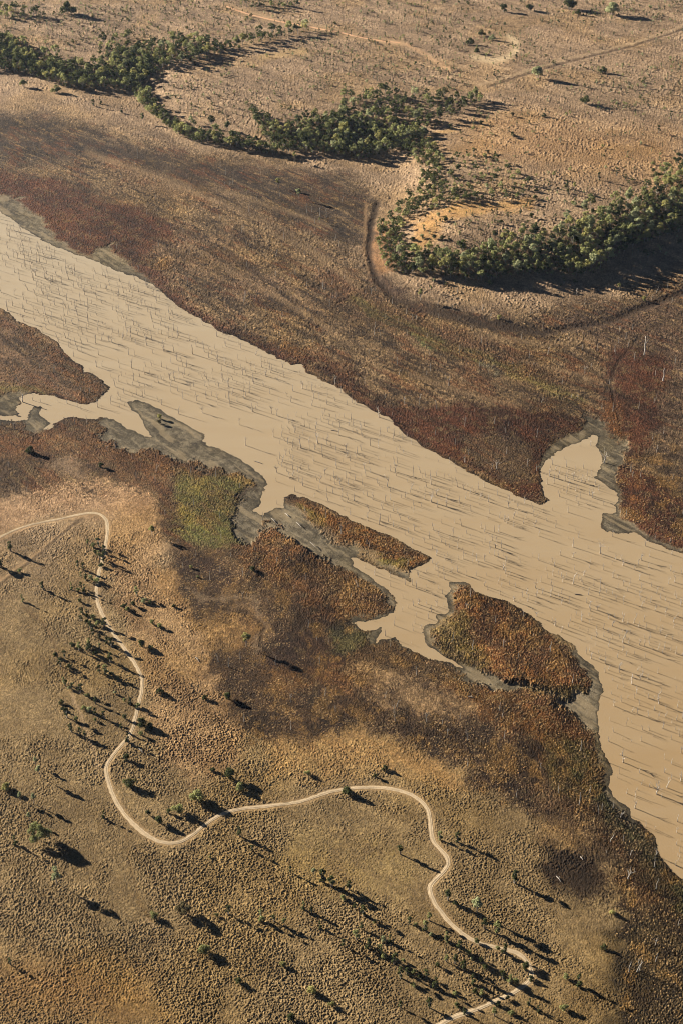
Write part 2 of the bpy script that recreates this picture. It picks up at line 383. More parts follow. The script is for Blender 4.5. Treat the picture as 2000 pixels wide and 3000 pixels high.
patch(q4("905,955 960,858 1030,828 1100,803 1132,773 1125,722 1200,720 1215,832 1310,812 1303,910 1285,955 1270,1050 1280,1130 1275,1190 1320,1215 1368,1260 1405,1290 1470,1315 1568,1345 1568,1364 1400,1311 1350,1275 1220,1275 1180,1220 1190,1176 930,1100"), MUD, MUD2, fe=6, **mk)
stroke(q6("560,318 520,316 492,335 480,390 500,440 445,482 392,528 378,572 412,628 452,655"), 12, MUD, MUD2, fe=6, **mk)
stroke(q6("60,500 110,520 170,520 180,545 130,590"), 14, (110,102,80), MUD2, fe=8, op=.9, **mk)
stroke(q6("150,502 225,462"), 7, (110,102,80), MUD2, fe=6, **mk)
stroke(q6("140,600 200,582 255,580 275,612 330,640"), 5, (96,88,66), MUD2, fe=4, **mk)
stroke(q8("1235,0 1230,60 1218,95 1250,140 1320,180 1335,230"), 15, (104,96,74), MUD2, fe=10, op=.8, **mk)
patch(q6("1170,1000 1185,1000 1200,1080 1240,1180 1190,1180 1150,1060"), (92,86,62), (72,66,48), fe=8, op=.8, reed=0.3, mud=.6)
for c, r in (((460,785),12),((475,770),10)):
    stroke([c, (c[0]+12, c[1]+8)], r, (150,112,62), ORANGE2, fe=8, reed=.8)
# bare earth and faint old tracks on the high plain
CRATER = sdf(nn("1362,140 1375,118 1410,105 1450,98 1490,105 1512,125 1510,150 1485,168 1440,175 1390,165"), 60)
cover(np.exp(-((CRATER - 4) / 14) ** 2) * sstep(1380, 1480, GX + (GY - 130)) * .9, (206,172,128), TAN, tus=.1)
cover(sstep(0, 20, CRATER) * .4 * sstep(1470, 1400, GX), (140,114,88), TAN2, tus=.7)
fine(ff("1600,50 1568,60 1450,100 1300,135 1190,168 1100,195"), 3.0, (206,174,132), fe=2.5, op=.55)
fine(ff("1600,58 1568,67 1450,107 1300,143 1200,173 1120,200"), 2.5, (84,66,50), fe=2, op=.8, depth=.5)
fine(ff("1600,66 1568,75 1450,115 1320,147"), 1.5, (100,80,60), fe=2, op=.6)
fine(q2("180,190 300,205 380,250 440,290 500,320"), 5, (220,176,130), fe=4, op=.9, flat=.8)
fine(q1("1200,260 1260,255 1350,240 1400,235"), 9, (206,170,118), fe=8, op=.8, flat=.8)
stroke(q2("400,1010 480,980 600,960 720,945 850,935"), 16, (206,160,98), (190,144,88), fe=14, op=.8, tus=.15)
fine(q2("380,640 430,615 520,595"), 6, (206,164,108), fe=6, op=.8, flat=.8)
patch(q2("330,1030 420,1000 480,1040 420,1120 350,1160 320,1100"), (204,154,88), (184,138,82), fe=18, op=.7, tus=.2)
patch(q2("130,1080 170,1040 260,1060 240,1240 150,1280 115,1180"), (176,128,84), (140,104,70), fe=12, op=.8, tus=.3)
patch(q2("560,560 800,520 1100,560 1400,600 1568,600 1568,900 1400,860 1100,800 800,760 500,700"), (190,148,98), (170,130,86), fe=60, op=.6)
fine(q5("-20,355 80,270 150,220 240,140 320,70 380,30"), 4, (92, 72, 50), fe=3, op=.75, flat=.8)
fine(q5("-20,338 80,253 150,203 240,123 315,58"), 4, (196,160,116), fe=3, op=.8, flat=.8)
fine(q5("110,440 200,510 240,580 265,650 300,740"), 3, (124,96,64), fe=3, op=.6, flat=.8)
fine(q5("330,840 355,890 380,960 420,1060 450,1176"), 4, (190,158,118), fe=4, op=.6, flat=.8)
fine(q7("570,250 600,440 640,600 690,700 740,900 780,1100 790,1176"), 3, (128,100,62), fe=3, op=.6, flat=.8)
fine(q7("675,690 715,740"), 4, (190,158,116), fe=4, op=.6, flat=.8)
patch(ff("690,1920 800,1900 960,1930 960,2060 850,2090 700,2050 640,1980"), (158,132,84), NEAR2, fe=60, op=.8, tus=.25)
patch(q7("0,850 400,870 700,950 760,1176 0,1176"), (160,122,66), (140,104,60), fe=80, op=.7, tus=.45)

fine(nn("1385,166 1410,174 1445,177 1485,168 1510,150 1511,124 1490,106"), 8, (226, 196, 152), fe=7, op=.95, flat=1.0)
fine(nn("1372,150 1385,128 1405,112 1440,104"), 5, (128, 104, 80), fe=6, op=.6, flat=.0)
# old watercourse round the spur and the drainage lines of the flats
fine(ff("866,470 853,520 847,565 851,605 868,645 905,685 960,708 1080,742 1250,764 1400,738 1568,672 1700,620"), 9, (72, 57, 43), fe=8, op=.8, flat=.4, depth=1.1)
fine(ff("840,470 838,530 836,580 846,630"), 4, (176, 140, 100), fe=4, op=.7, flat=.6)
for ln_, r_, o_, d_ in (("-20,300 150,318 330,362 480,432 600,502 760,592 850,652", 4, .5, .5), ("330,480 480,560 620,650 760,742 830,800", 4, .45, .4), ("700,640 830,702 960,762 1080,800", 4, .5, .5),
                        ("300,350 420,372 560,420 700,480 800,560", 5, .45, .4), ("420,520 560,600 680,700 740,790", 3, .45, .3), ("1000,700 1150,760 1300,800 1400,880 1420,960", 4, .5, .5),
                        ("1568,720 1480,760 1420,830 1390,900", 5, .5, .4), ("560,540 700,620 800,700 900,800 1000,870", 4, .4, .3), ("1000,820 1150,880 1280,930", 4, .45, .3),
                        ("520,1400 575,1408 608,1440 600,1480 640,1520", 6, .5, .5), ("350,1130 400,1180 470,1280 500,1290", 3, .5, .3), ("640,1440 760,1560 860,1600 960,1640", 4, .35, .3)):
    fine(ff(ln_), r_, (72, 57, 43), fe=r_, op=o_, flat=.2, depth=d_)
for ln_, r_ in (("380,420 520,470 640,520 760,600", 7), ("430,560 560,640 700,720 800,790", 6), ("600,520 720,580 820,660", 6), ("940,860 1060,900 1180,930", 6), ("1100,770 1250,790 1360,780", 6), ("1200,830 1330,860 1380,880", 5),
                ("200,350 330,395 440,430", 7), ("520,440 640,480 760,520", 5)):
    fine(ff(ln_), r_, (164, 134, 98), fe=r_ + 2, op=.5, flat=.1)

# ------------------------------------------------------------------ helpers: materials, meshes, tagging
def mat_attr(name, rough=0.9, fine=3.0, amt=0.25):
    m = bpy.data.materials.new(name); m.use_nodes = True
    n = m.node_tree.nodes; l = m.node_tree.links
    b = n["Principled BSDF"]; b.inputs["Roughness"].default_value = rough; b.inputs["Specular IOR Level"].default_value = 0.1
    a = n.new("ShaderNodeAttribute"); a.attribute_name = "cover"
    tc = n.new("ShaderNodeNewGeometry")
    t = n.new("ShaderNodeTexNoise"); t.inputs["Scale"].default_value = fine; t.inputs["Detail"].default_value = 3
    l.new(tc.outputs["Position"], t.inputs["Vector"])
    r = n.new("ShaderNodeMapRange"); r.inputs[1].default_value = .3; r.inputs[2].default_value = .7
    r.inputs[3].default_value = 1 - amt; r.inputs[4].default_value = 1 + amt
    l.new(t.outputs["Fac"], r.inputs[0])
    mx = n.new("ShaderNodeVectorMath"); mx.operation = 'SCALE'
    l.new(a.outputs["Color"], mx.inputs[0]); l.new(r.outputs[0], mx.inputs["Scale"])
    l.new(mx.outputs[0], b.inputs["Base Color"])
    return m

def mat_noise(name, c1, c2, scale=1.0, rough=0.9, rand=0.0, spec=0.1, trans=0.0):
    m = bpy.data.materials.new(name); m.use_nodes = True
    n = m.node_tree.nodes; l = m.node_tree.links
    b = n["Principled BSDF"]; b.inputs["Roughness"].default_value = rough; b.inputs["Specular IOR Level"].default_value = spec
    g = n.new("ShaderNodeNewGeometry")
    t = n.new("ShaderNodeTexNoise"); t.inputs["Scale"].default_value = scale; t.inputs["Detail"].default_value = 3
    l.new(g.outputs["Position"], t.inputs["Vector"])
    cr = n.new("ShaderNodeValToRGB")
    cr.color_ramp.elements[0].position = .32; cr.color_ramp.elements[1].position = .68
    cr.color_ramp.elements[0].color = (*c1, 1); cr.color_ramp.elements[1].color = (*c2, 1)
    l.new(t.outputs["Fac"], cr.inputs[0])
    out = cr.outputs[0]
    if rand > 0:
        oi = n.new("ShaderNodeObjectInfo")
        mr = n.new("ShaderNodeMapRange"); mr.inputs[3].default_value = 1 - rand; mr.inputs[4].default_value = 1 + rand
        l.new(oi.outputs["Random"], mr.inputs[0])
        mx = n.new("ShaderNodeVectorMath"); mx.operation = 'SCALE'
        l.new(out, mx.inputs[0]); l.new(mr.outputs[0], mx.inputs["Scale"]); out = mx.outputs[0]
    l.new(out, b.inputs["Base Color"])
    return m

def mesh_np(name, V, Q, mat=None, smooth=False):
    """mesh from numpy arrays; Q is (n,4) or (n,3)"""
    V = np.asarray(V, np.float32); Q = np.asarray(Q, np.int32)
    me = bpy.data.meshes.new(name)
    k = Q.shape[1]
    me.vertices.add(len(V)); me.vertices.foreach_set("co", V.ravel())
    me.loops.add(Q.size); me.loops.foreach_set("vertex_index", Q.ravel())
    me.polygons.add(len(Q)); me.polygons.foreach_set("loop_start", np.arange(0, Q.size, k, dtype=np.int32))
    try: me.polygons.foreach_set("loop_total", np.full(len(Q), k, np.int32))
    except Exception: pass
    if smooth: me.polygons.foreach_set("use_smooth", np.ones(len(Q), bool))
    me.update(calc_edges=True)
    if mat is not None: me.materials.append(mat)
    return me

def link(name, me, parent=None, loc=(0, 0, 0), rz=0.0, sc_=1.0):
    o = bpy.data.objects.new(name, me); C.objects.link(o)
    o.location = loc; o.rotation_euler = (0, 0, rz); o.scale = (sc_, sc_, sc_)
    if parent is not None: o.parent = parent
    return o

def tag(o, label, cat=None, group=None, kind=None):
    if label: o["label"] = label
    if cat: o["category"] = cat
    if group: o["group"] = group
    if kind: o["kind"] = kind
    return o

# ------------------------------------------------------------------ the ground sheet
KX, KD = 4.2e-4, 3.7e-4
a_f = np.arange(-0.30, 0.3001, KX)
a_c = 0.30 * (1.22 ** np.arange(1, 20))
A = np.concatenate([-a_c[::-1], a_f, a_c])
d_f = np.arange(math.radians(57), math.radians(12.6), -KD)
y_f = HC / np.tan(d_f)
y_n = np.linspace(-330, y_f[0], 24)[:-1]
y_far = y_f[-1] * (1.09 ** np.arange(1, 42))
YR = np.concatenate([y_n, y_f, y_far])
nr, nc = len(YR), len(A)
Yg = np.repeat(YR[:, None], nc, 1)
Xg = A[None, :] * (YR * CP + HC * SP)[:, None]
X = Xg.ravel(); Y = Yg.ravel()
Z = height_xy(X, Y).astype(np.float32)
PX, PY, DEP = to_image(X, Y, Z)
S = F / DEP                                      # image pixels per metre
# ragged edges: shift the lookup by noise measured on the ground
wx = (fbm(X / 9, Y / 9, 3, 4) - .5); wy = (fbm(X / 9, Y / 9, 13, 4) - .5)
sw_raw = sample(SD_W, PX, PY)
wamp = 4.0 + 7.0 * sstep(5, 60, np.abs(sw_raw))
f1, rid = worley(X / 1.05, Y / 1.05, 21)
f2, rid3 = worley(X / 0.85 + 3, Y / 0.85, 45)
bigx = fbm(X / 55, Y / 55, 203, 3) - .5; bigy = fbm(X / 55, Y / 55, 213, 3) - .5
away = sstep(8, 70, np.abs(sw_raw))
jit = 2.8 + 1.8 * away
far_j = 1.0
qx = PX + (wx * wamp * 1.6 + bigx * 17 * away + (rid - .5) * jit * far_j) * S
qy = PY + (wy * wamp * 1.1 + bigy * 15 * away + (rid3 - .5) * jit * .8 * far_j) * S
col = sample(RC, qx, qy); col2 = sample(RD, qx, qy)
tus = sample(RT, qx, qy); reed = sample(RR, qx, qy); mud = sample(RM, qx, qy)
wx2 = fbm(X / 3, Y / 3, 23, 3) - .5
sw = (sample(SD_W, PX + (wx * 5 + wx2 * 3) * S, PY + (wy * 4 + wx2 * 2) * S)) / S      # about metres, positive in the water

# tussocks
g1, rid2 = worley(X / 2.4 + 7, Y / 2.4, 33)
c1, rc = worley(X / 3.4 + 11, Y / 3.4 + 5, 37)
var = fbm(X / 28, Y / 28, 61, 4)
cl = sstep(.35, .65, var)
farf = sstep(800, 1350, Y)
def tuft(d, r, keep, lo, hi):
    rad = lo + (hi - lo) * ((r * 7.31) % 1.0)
    return np.sqrt(np.clip(1 - (d / rad) ** 2, 0, 1)) * np.where(r < keep, .45 + .75 * ((r * 3.77) % 1.0), 0.0)
tA = tuft(f1, rid, .80, .32, .60)
tB = tuft(g1, rid2, .30, .22, .42)
tC = tuft(c1, rc, .50, .25, .50)
tF = tuft(f2, rid3, .55, .3, .55)
big_t = sstep(.8, 1.1, tus)
rough = .20 + .72 * sstep(.36, .64, .55 * fbm(X / 45, Y / 45, 401, 3) + .45 * fbm(X / 11, Y / 11, 411, 3))
tz = tus * ((1 - farf) * rough * (.56 * tA + .28 * tF + tB * (.10 + .25 * cl + .42 * big_t)) + farf * (.85 * tC * (.3 + .9 * cl) + .45 * tA))
grain = rnd(np.arange(len(X)), np.arange(len(X)) // 7, 55) - .5
rz_ = reed * (np.sqrt(np.clip(1 - (f2 / .6) ** 2, 0, 1)) * (.45 + .9 * rid3) + 0.25 * (fbm(X / 2.2, Y / 2.2, 71, 3) - .3) + .55 * grain) * .52
tz = tz + tus * .30 * grain
dome = tA
land = sstep(0.2, -1.6, sw)
mudz = 0.05 + 0.05 * dome + 0.16 * (fbm(X / 4, Y / 4, 81, 5, .65) - .35) + 0.05 * sstep(0, -8, sw)
Zl = Z * (1 - mud) + np.minimum(Z, mudz + 0.0) * mud
Zl = Zl + (tz + np.maximum(rz_, 0)) * (1 - .9 * mud)
# shoals that just break the surface
sh = np.zeros(len(X), np.float32)
for c, ang, a, b in (((200, 800), .52, 70, 22), ((245, 830), .5, 60, 16), ((365, 828), .45, 34, 14), ((40, 697), .2, 26, 12), ((420, 770+65), .3, 10, 6),
                     ((1675, 1345), .2, 24, 9), ((1620, 1372), .3, 14, 8), ((380, 955), .3, 26, 7), ((720, 1265), .2, 34, 8), ((55,1215),.2,20,8)):
    dx = PX - c[0]; dy = PY - c[1]
    ex = dx * math.cos(ang) + dy * math.sin(ang); ey = -dx * math.sin(ang) + dy * math.cos(ang)
    sh = np.maximum(sh, 1 - np.sqrt((ex / a) ** 2 + (ey / b) ** 2))
shn = fbm(X / 4, Y / 4, 97, 4)
bed = -0.25 - 0.5 * sstep(0, 6, sw) + np.clip(sh * 1.4, 0, .8) * 0.55 + (shn - .5) * 0.9 * sstep(0, .4, sh)
bed = np.minimum(bed, 0.07)
bed = np.where(sh > 0, bed, np.minimum(bed, -0.05))
inw = sstep(-0.6, 0.6, sw)
Zf = Zl * (1 - inw) + bed * inw
Zf = np.where(sw < -0.6, np.maximum(Zf, 0.03), Zf)

# colour: two tones mottled at several sizes, every tussock its own shade
mot = fbm(X / 14, Y / 22, 101, 5, .66)
gx0, gy0 = ground(400.0, 800.0); gx1, gy1 = ground(1500.0, 1420.0)
sa = math.atan2(gy1 - gy0, gx1 - gx0); ca, sn = math.cos(sa), math.sin(sa)
U = X * ca + Y * sn; Vv = -X * sn + Y * ca
Vw = Vv + 14 * (fbm(X / 70, Y / 70, 117, 3) - .5)
stre = fbm(U / 75, Vw / 11, 111, 5, .62)
mf = fbm(X / 3.2, Y / 3.2, 119, 3, .6)
stre2 = fbm(U / 34, Vw / 4.5, 141, 4, .6)
mix = sstep(.39, .61, .34 * mot + .42 * stre + .24 * mf + .16 * (rid3 - .5))
# reeds, dead grass and bare mud grow through one another
swap = sstep(.52, .70, .5 * mf + .5 * fbm(X / 9, Y / 9, 127, 3)) * sstep(.25, .5, reed) * .55
Cc = col * (1 - mix[:, None]) + col2 * mix[:, None]
lg = np.exp(.55 * (rid + rid3 - 1.0) + .5 * (rid2 - .5) * sstep(.05, .3, reed))
Cc = Cc * (1 - swap[:, None]) + lin((120, 98, 66)) * swap[:, None]
# on the flats beyond the lake rust, straw and dark litter lie in drawn-out drifts
fl_ = sstep(.2, .45, reed) * (1 - mud) * sstep(930, 990, Y - .42 * X + 60)
rs1 = sstep(.53, .66, .6 * stre2 + .4 * fbm(X / 20, Y / 40, 151, 3)) * fl_ * .6
fl_ = fl_ * (1 - .75 * sstep(.5, .64, reed))
rs1 = rs1 * (1 - .5 * sstep(.5, .64, reed))
dk1 = sstep(.54, .66, .65 * fbm(U / 30, Vw / 5, 161, 4, .6) + .35 * mf) * fl_ * .75
st1 = sstep(.56, .68, .65 * fbm(U / 44, Vw / 4, 171, 4, .6) + .35 * mf) * fl_ * .55
for w_, c_ in ((rs1, (112, 68, 40)), (st1, (158, 128, 88)), (dk1, (58, 45, 34))):
    Cc = Cc * (1 - w_[:, None]) + lin(c_) * w_[:, None]
nz = sstep(.12, .4, reed) * (1 - mud) * (1 - sstep(930, 990, Y - .42 * X + 60))
ng = fbm(X / 13, Y / 17, 421, 4, .62); nd = fbm(X / 10 + 40, Y / 14, 431, 4, .62); nl = fbm(X / 24, Y / 30, 441, 3)
gd1 = sstep(.54, .68, ng + .10 * (rid3 - .5)) * nz * .55
dk2 = sstep(.53, .66, nd + .10 * (rid - .5)) * nz * .62
tn1 = ((rid3 > .86) & (nl > .42)) * nz * .42
for w_, c_ in ((gd1, (146, 110, 60)), (dk2, (54, 42, 31)), (tn1, (168, 138, 96))):
    Cc = Cc * (1 - w_[:, None]) + lin(c_) * w_[:, None]
sh1 = (lg * (1 - mud) + mud * (.85 + .3 * rid3)) * (.78 + .44 * var) * (1 + (.35 + .75 * sstep(.1, .4, reed)) * grain)
Cc = Cc * sh1[:, None]
strawy = sstep(.7, .95, rid2) * sstep(.3, .5, tus) * .25
Cc = Cc * (1 + strawy[:, None])
ylw = sstep(.5, .75, fbm(X / 60, Y / 60, 121, 3)) * .12
Cc[:, 2] *= 1 - ylw; Cc[:, 0] *= 1 + ylw * .3
mm = sstep(.42, .58, .5 * fbm(X / 5, Y / 5, 301, 4, .66) + .5 * fbm(U / 18, Vw / 2.4, 305, 4, .6))
Cc = Cc * (1 - mud[:, None] * (.42 * (1 - mm[:, None]) - .25 * grain[:, None]))
crust = sstep(.56, .66, fbm(U / 30, Vw / 5, 311, 4, .6)) * mud * .5
Cc = Cc * (1 - crust[:, None]) + lin((176, 154, 118)) * crust[:, None]
wet = sstep(-3.0, -0.6, sw)
Cc = Cc * (1 - .62 * wet * (.7 + .3 * mm))[:, None]
Cc = Cc * (1 - .35 * sstep(.0, .3, sh) * inw)[:, None]
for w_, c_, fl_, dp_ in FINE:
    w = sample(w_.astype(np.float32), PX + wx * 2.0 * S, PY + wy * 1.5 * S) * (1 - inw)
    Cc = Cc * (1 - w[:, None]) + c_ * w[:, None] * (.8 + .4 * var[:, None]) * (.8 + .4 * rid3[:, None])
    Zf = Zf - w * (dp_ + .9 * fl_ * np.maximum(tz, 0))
Cc = np.clip(Cc * K_ALB, 0.004, .75)

# the bed of the track is kept low and bare so that the track itself can lie on it
TRACK = (ff("-120,1290 -60,1262") + q5("0,115 60,85 130,60 200,45 290,28 360,12 410,3 450,5 480,22 495,50 495,90 488,140 480,190 465,240 450,300 443,350 447,410 465,460 500,525 545,590 590,650 630,710 655,765 652,820 640,870 625,930 612,990 595,1030 555,1075 520,1115 490,1160")
         + q7("488,20 500,70 525,140 565,205 620,265 690,320 750,342 800,346 850,330 900,295 960,245 1030,205 1110,185 1200,178 1300,165 1380,155 1450,130 1510,108 1568,100")
         + q8("40,92 120,87 200,90 280,105 345,135 385,170 402,210 408,270 410,310 425,345 460,380 485,410 490,440 470,475 430,510 405,540 405,575 425,620 465,675 520,735 580,780 650,812 720,825 780,838 825,860 855,895 872,935 872,965 850,990 800,1025 740,1055 680,1082 600,1115 520,1140 450,1176") + nn("1180,3060 1080,3120 980,3200"))
TRACK2 = q1("1040,28 1110,55 1200,80 1300,102 1400,118 1500,138 1568,150") + q2("60,165 130,180 200,190 270,195")

def smooth_line(line, it=3):
    P = np.array(line, float)
    for _ in range(it):
        Q = np.empty((2 * len(P) - 2, 2)); Q[0::2] = .75 * P[:-1] + .25 * P[1:]; Q[1::2] = .25 * P[:-1] + .75 * P[1:]
        P = np.vstack([P[:1], Q, P[-1:]])
    return P

TR = []
for line, half in ((TRACK, 1.35), (TRACK2, 3.0)):
    Pm = smooth_line(line)
    x, y, z = place_many(Pm[:, 0], Pm[:, 1])
    sd_ = sline([tuple(p) for p in Pm], 60)
    w = np.interp(sample(sd_, PX, PY) / S, [0, half * .9, half * 1.7, 99], [1, 1, 0, 0]).astype(np.float32)
    Zf = Zf * (1 - w) + (Z - 0.06) * w
    vrg = np.interp(sample(sd_, PX, PY) / S, [0, half * 1.2, half * 3.0, 99], [.4, .4, 0, 0])[:, None]
    Cc = Cc * (1 - vrg) + lin((190, 156, 112)) * K_ALB * vrg * (.8 + .4 * var[:, None])
    TR.append((x, y, z, half))

i = np.arange(nr * nc).reshape(nr, nc)
Qd = np.stack([i[:-1, :-1], i[:-1, 1:], i[1:, 1:], i[1:, :-1]], -1).reshape(-1, 4)
m_ground = mat_attr("ground_cover", fine=2.2, amt=.22)
me = mesh_np("ground", np.stack([X, Y, Zf], -1), Qd, m_ground, smooth=False)
at_ = me.attributes.new("cover", 'FLOAT_COLOR', 'POINT')
at_.data.foreach_set("color", np.concatenate([Cc, np.ones((len(Cc), 1))], 1).astype(np.float32).ravel())
g = link("ground", me); g["kind"] = "structure"

# ------------------------------------------------------------------ the water
yw = np.linspace(440, 2300, 90); aw = np.linspace(-.34, .40, 40)
Xw = aw[None, :] * (yw * CP + HC * SP)[:, None]; Yw = np.repeat(yw[:, None], len(aw), 1)
iw = np.arange(Xw.size).reshape(Xw.shape)
Qw = np.stack([iw[:-1, :-1], iw[:-1, 1:], iw[1:, 1:], iw[1:, :-1]], -1).reshape(-1, 4)
pxw, pyw, _ = to_image(Xw[:-1, :-1].ravel(), Yw[:-1, :-1].ravel(), 0.0)
keep = sample(SD_W, pxw, pyw) > -220
m_water = mat_noise("muddy_water", tuple(lin((200, 166, 118)) * K_ALB * .84), tuple(lin((220, 201, 168)) * K_ALB * .96), scale=.006, rough=.45, spec=.25)
n_ = m_water.node_tree.nodes; l_ = m_water.node_tree.links
# water colour runs paler towards the upper end of the lake, with streaky mottling
ramp = [q for q in n_ if q.type == 'VALTORGB'][0]; tex = [q for q in n_ if q.type == 'TEX_NOISE'][0]
gp = n_.new("ShaderNodeNewGeometry"); sx = n_.new("ShaderNodeSeparateXYZ"); l_.new(gp.outputs["Position"], sx.inputs[0])
mr = n_.new("ShaderNodeMapRange"); mr.inputs[1].default_value = 620; mr.inputs[2].default_value = 1500; l_.new(sx.outputs["Y"], mr.inputs[0])
mp = n_.new("ShaderNodeMapping"); mp.inputs["Rotation"].default_value = (0, 0, -sa); mp.inputs["Scale"].default_value = (.25, 1.6, 1)
l_.new(gp.outputs["Position"], mp.inputs[0]); tex.inputs["Scale"].default_value = .03; tex.inputs["Detail"].default_value = 6; l_.new(mp.outputs[0], tex.inputs["Vector"])
m1 = n_.new("ShaderNodeMath"); m1.operation = 'MULTIPLY_ADD'; m1.inputs[1].default_value = .34; m1.inputs[2].default_value = .06
l_.new(tex.outputs["Fac"], m1.inputs[0])
m2 = n_.new("ShaderNodeMath"); m2.operation = 'MULTIPLY_ADD'; m2.inputs[1].default_value = .62; l_.new(mr.outputs[0], m2.inputs[0]); l_.new(m1.outputs[0], m2.inputs[2])
ramp.color_ramp.elements[0].position = .12; ramp.color_ramp.elements[1].position = .95
l_.new(m2.outputs[0], ramp.inputs[0])
gg = n_.new("ShaderNodeNewGeometry"); nt = n_.new("ShaderNodeTexNoise"); nt.inputs["Scale"].default_value = .9; nt.inputs["Detail"].default_value = 4
bp = n_.new("ShaderNodeBump"); bp.inputs["Strength"].default_value = .5; bp.inputs["Distance"].default_value = .12
l_.new(gg.outputs["Position"], nt.inputs["Vector"]); l_.new(nt.outputs["Fac"], bp.inputs["Height"]); l_.new(bp.outputs[0], n_["Principled BSDF"].inputs["Normal"])
wme = mesh_np("water", np.stack([Xw.ravel(), Yw.ravel(), np.zeros(Xw.size)], -1), Qw[keep], m_water)
w_o = link("water", wme); w_o["kind"] = "structure"

# ------------------------------------------------------------------ the dirt tracks
m_track = mat_attr("track_dirt", fine=1.2, amt=.16)
for (x, y, z, half), c in zip(TR, ((214, 188, 150), (238, 184, 138))):
    P = np.stack([x, y], -1)
    seg = np.r_[0, np.cumsum(np.hypot(*np.diff(P, axis=0).T))]
    t = np.arange(0, seg[-1], 1.0)
    P = np.stack([np.interp(t, seg, x), np.interp(t, seg, y)], -1)
    T = np.gradient(P, axis=0); T /= np.linalg.norm(T, axis=1)[:, None]
    N = np.stack([-T[:, 1], T[:, 0]], -1)
    k = np.linspace(-1, 1, 13)
    wob = half * (1 + .5 * (fbm(t / 9, t * 0, 5, 4) - .5))
    off = k[None, :] * wob[:, None] + .7 * (fbm(t / 2.5, t * 0 + 9, 6, 3)[:, None] - .5) * (np.abs(k) > .8)[None, :]
    VX = P[:, 0:1] + N[:, 0:1] * off; VY = P[:, 1:2] + N[:, 1:2] * off
    zz = height_xy(VX.ravel(), VY.ravel())
    rut = np.exp(-((np.abs(np.tile(k, len(t))) - .55) / .2) ** 2)
    edge = (np.abs(np.tile(k, len(t))) > .95)
    ZZ = zz + .02 - .07 * rut - .13 * edge + .05 * (vnoise(VX.ravel() * 1.5, VY.ravel() * 1.5, 8) - .5)
    ii = np.arange(VX.size).reshape(VX.shape)
    Qt = np.stack([ii[:-1, :-1], ii[1:, :-1], ii[1:, 1:], ii[:-1, 1:]], -1).reshape(-1, 4)
    tm = mesh_np("dirt_track", np.stack([VX.ravel(), VY.ravel(), ZZ], -1), Qt, m_track, True)
    cc = lin(c)[None, :] * K_ALB * (.82 + .12 * rut + .36 * fbm(VX.ravel() / 3, VY.ravel() / 3, 15, 3))[:, None]
    aa = tm.attributes.new("cover", 'FLOAT_COLOR', 'POINT')
    aa.data.foreach_set("color", np.concatenate([np.clip(cc, 0, .8), np.ones((len(cc), 1))], 1).astype(np.float32).ravel())
    to = link("dirt_track", tm); to["kind"] = "structure"

#@@TREES
# ------------------------------------------------------------------ plants
def leaves(rs, cent, rad, n, size, flat=0.0):
    """n leaf-clump quads scattered near the shell of each ball (cent, rad)"""
    cent = np.asarray(cent, float); rad = np.asarray(rad, float)
    k = len(cent)
    w = rad ** 2 / (rad ** 2).sum()
    idx = rs.choice(k, n, p=w)
    d = rs.normal(size=(n, 3)); d /= np.linalg.norm(d, axis=1)[:, None]
    d[:, 2] = np.where(d[:, 2] < -.45, -d[:, 2], d[:, 2])
    r = rad[idx] * (0.55 + .5 * rs.random(n))
    p = cent[idx] + d * r[:, None] * np.array([1, 1, .8])
    nrm = d + rs.normal(size=(n, 3)) * .55 + np.array([0, 0, .25]); nrm /= np.linalg.norm(nrm, axis=1)[:, None]
    a = np.cross(nrm, rs.normal(size=(n, 3))); a /= np.linalg.norm(a, axis=1)[:, None]
    b = np.cross(nrm, a)
    s = size * (.6 + .8 * rs.random(n))[:, None]
    asp = (.55 + .45 * rs.random(n))[:, None]
    V = np.stack([p - a * s - b * s * asp * .6, p + a * s * .3 - b * s * asp, p + a * s + b * s * asp * .5, p - a * s * .4 + b * s * asp], 1).reshape(-1, 3)
    return V, np.arange(4 * n).reshape(n, 4)

def tube(points, radii, sides=5):
    P = np.array(points, float); n = len(P)
    T = np.gradient(P, axis=0); T /= np.linalg.norm(T, axis=1)[:, None]
    V = []
    for p, t, r in zip(P, T, radii):
        u = np.cross(t, [0.31, 0.95, 0.07]); u /= np.linalg.norm(u); v = np.cross(t, u)
        for k in range(sides):
            a = 2 * math.pi * k / sides
            V.append(p + (u * math.cos(a) + v * math.sin(a)) * r)
    Qs = []
    for i in range(n - 1):
        for k in range(sides):
            Qs.append((i * sides + k, i * sides + (k + 1) % sides, (i + 1) * sides + (k + 1) % sides, (i + 1) * sides + k))
    V.append(P[-1] + T[-1] * radii[-1]); top = len(V) - 1
    for k in range(0, sides - 1, 2):
        Qs.append(((n - 1) * sides + k, (n - 1) * sides + (k + 1) % sides, (n - 1) * sides + (k + 2) % sides, top))
    return np.array(V), np.array(Qs)

def join(parts):
    V = []; Q = []; o = 0
    for v, q in parts:
        V.append(v); Q.append(q + o); o += len(v)
    return np.vstack(V), np.vstack(Q)

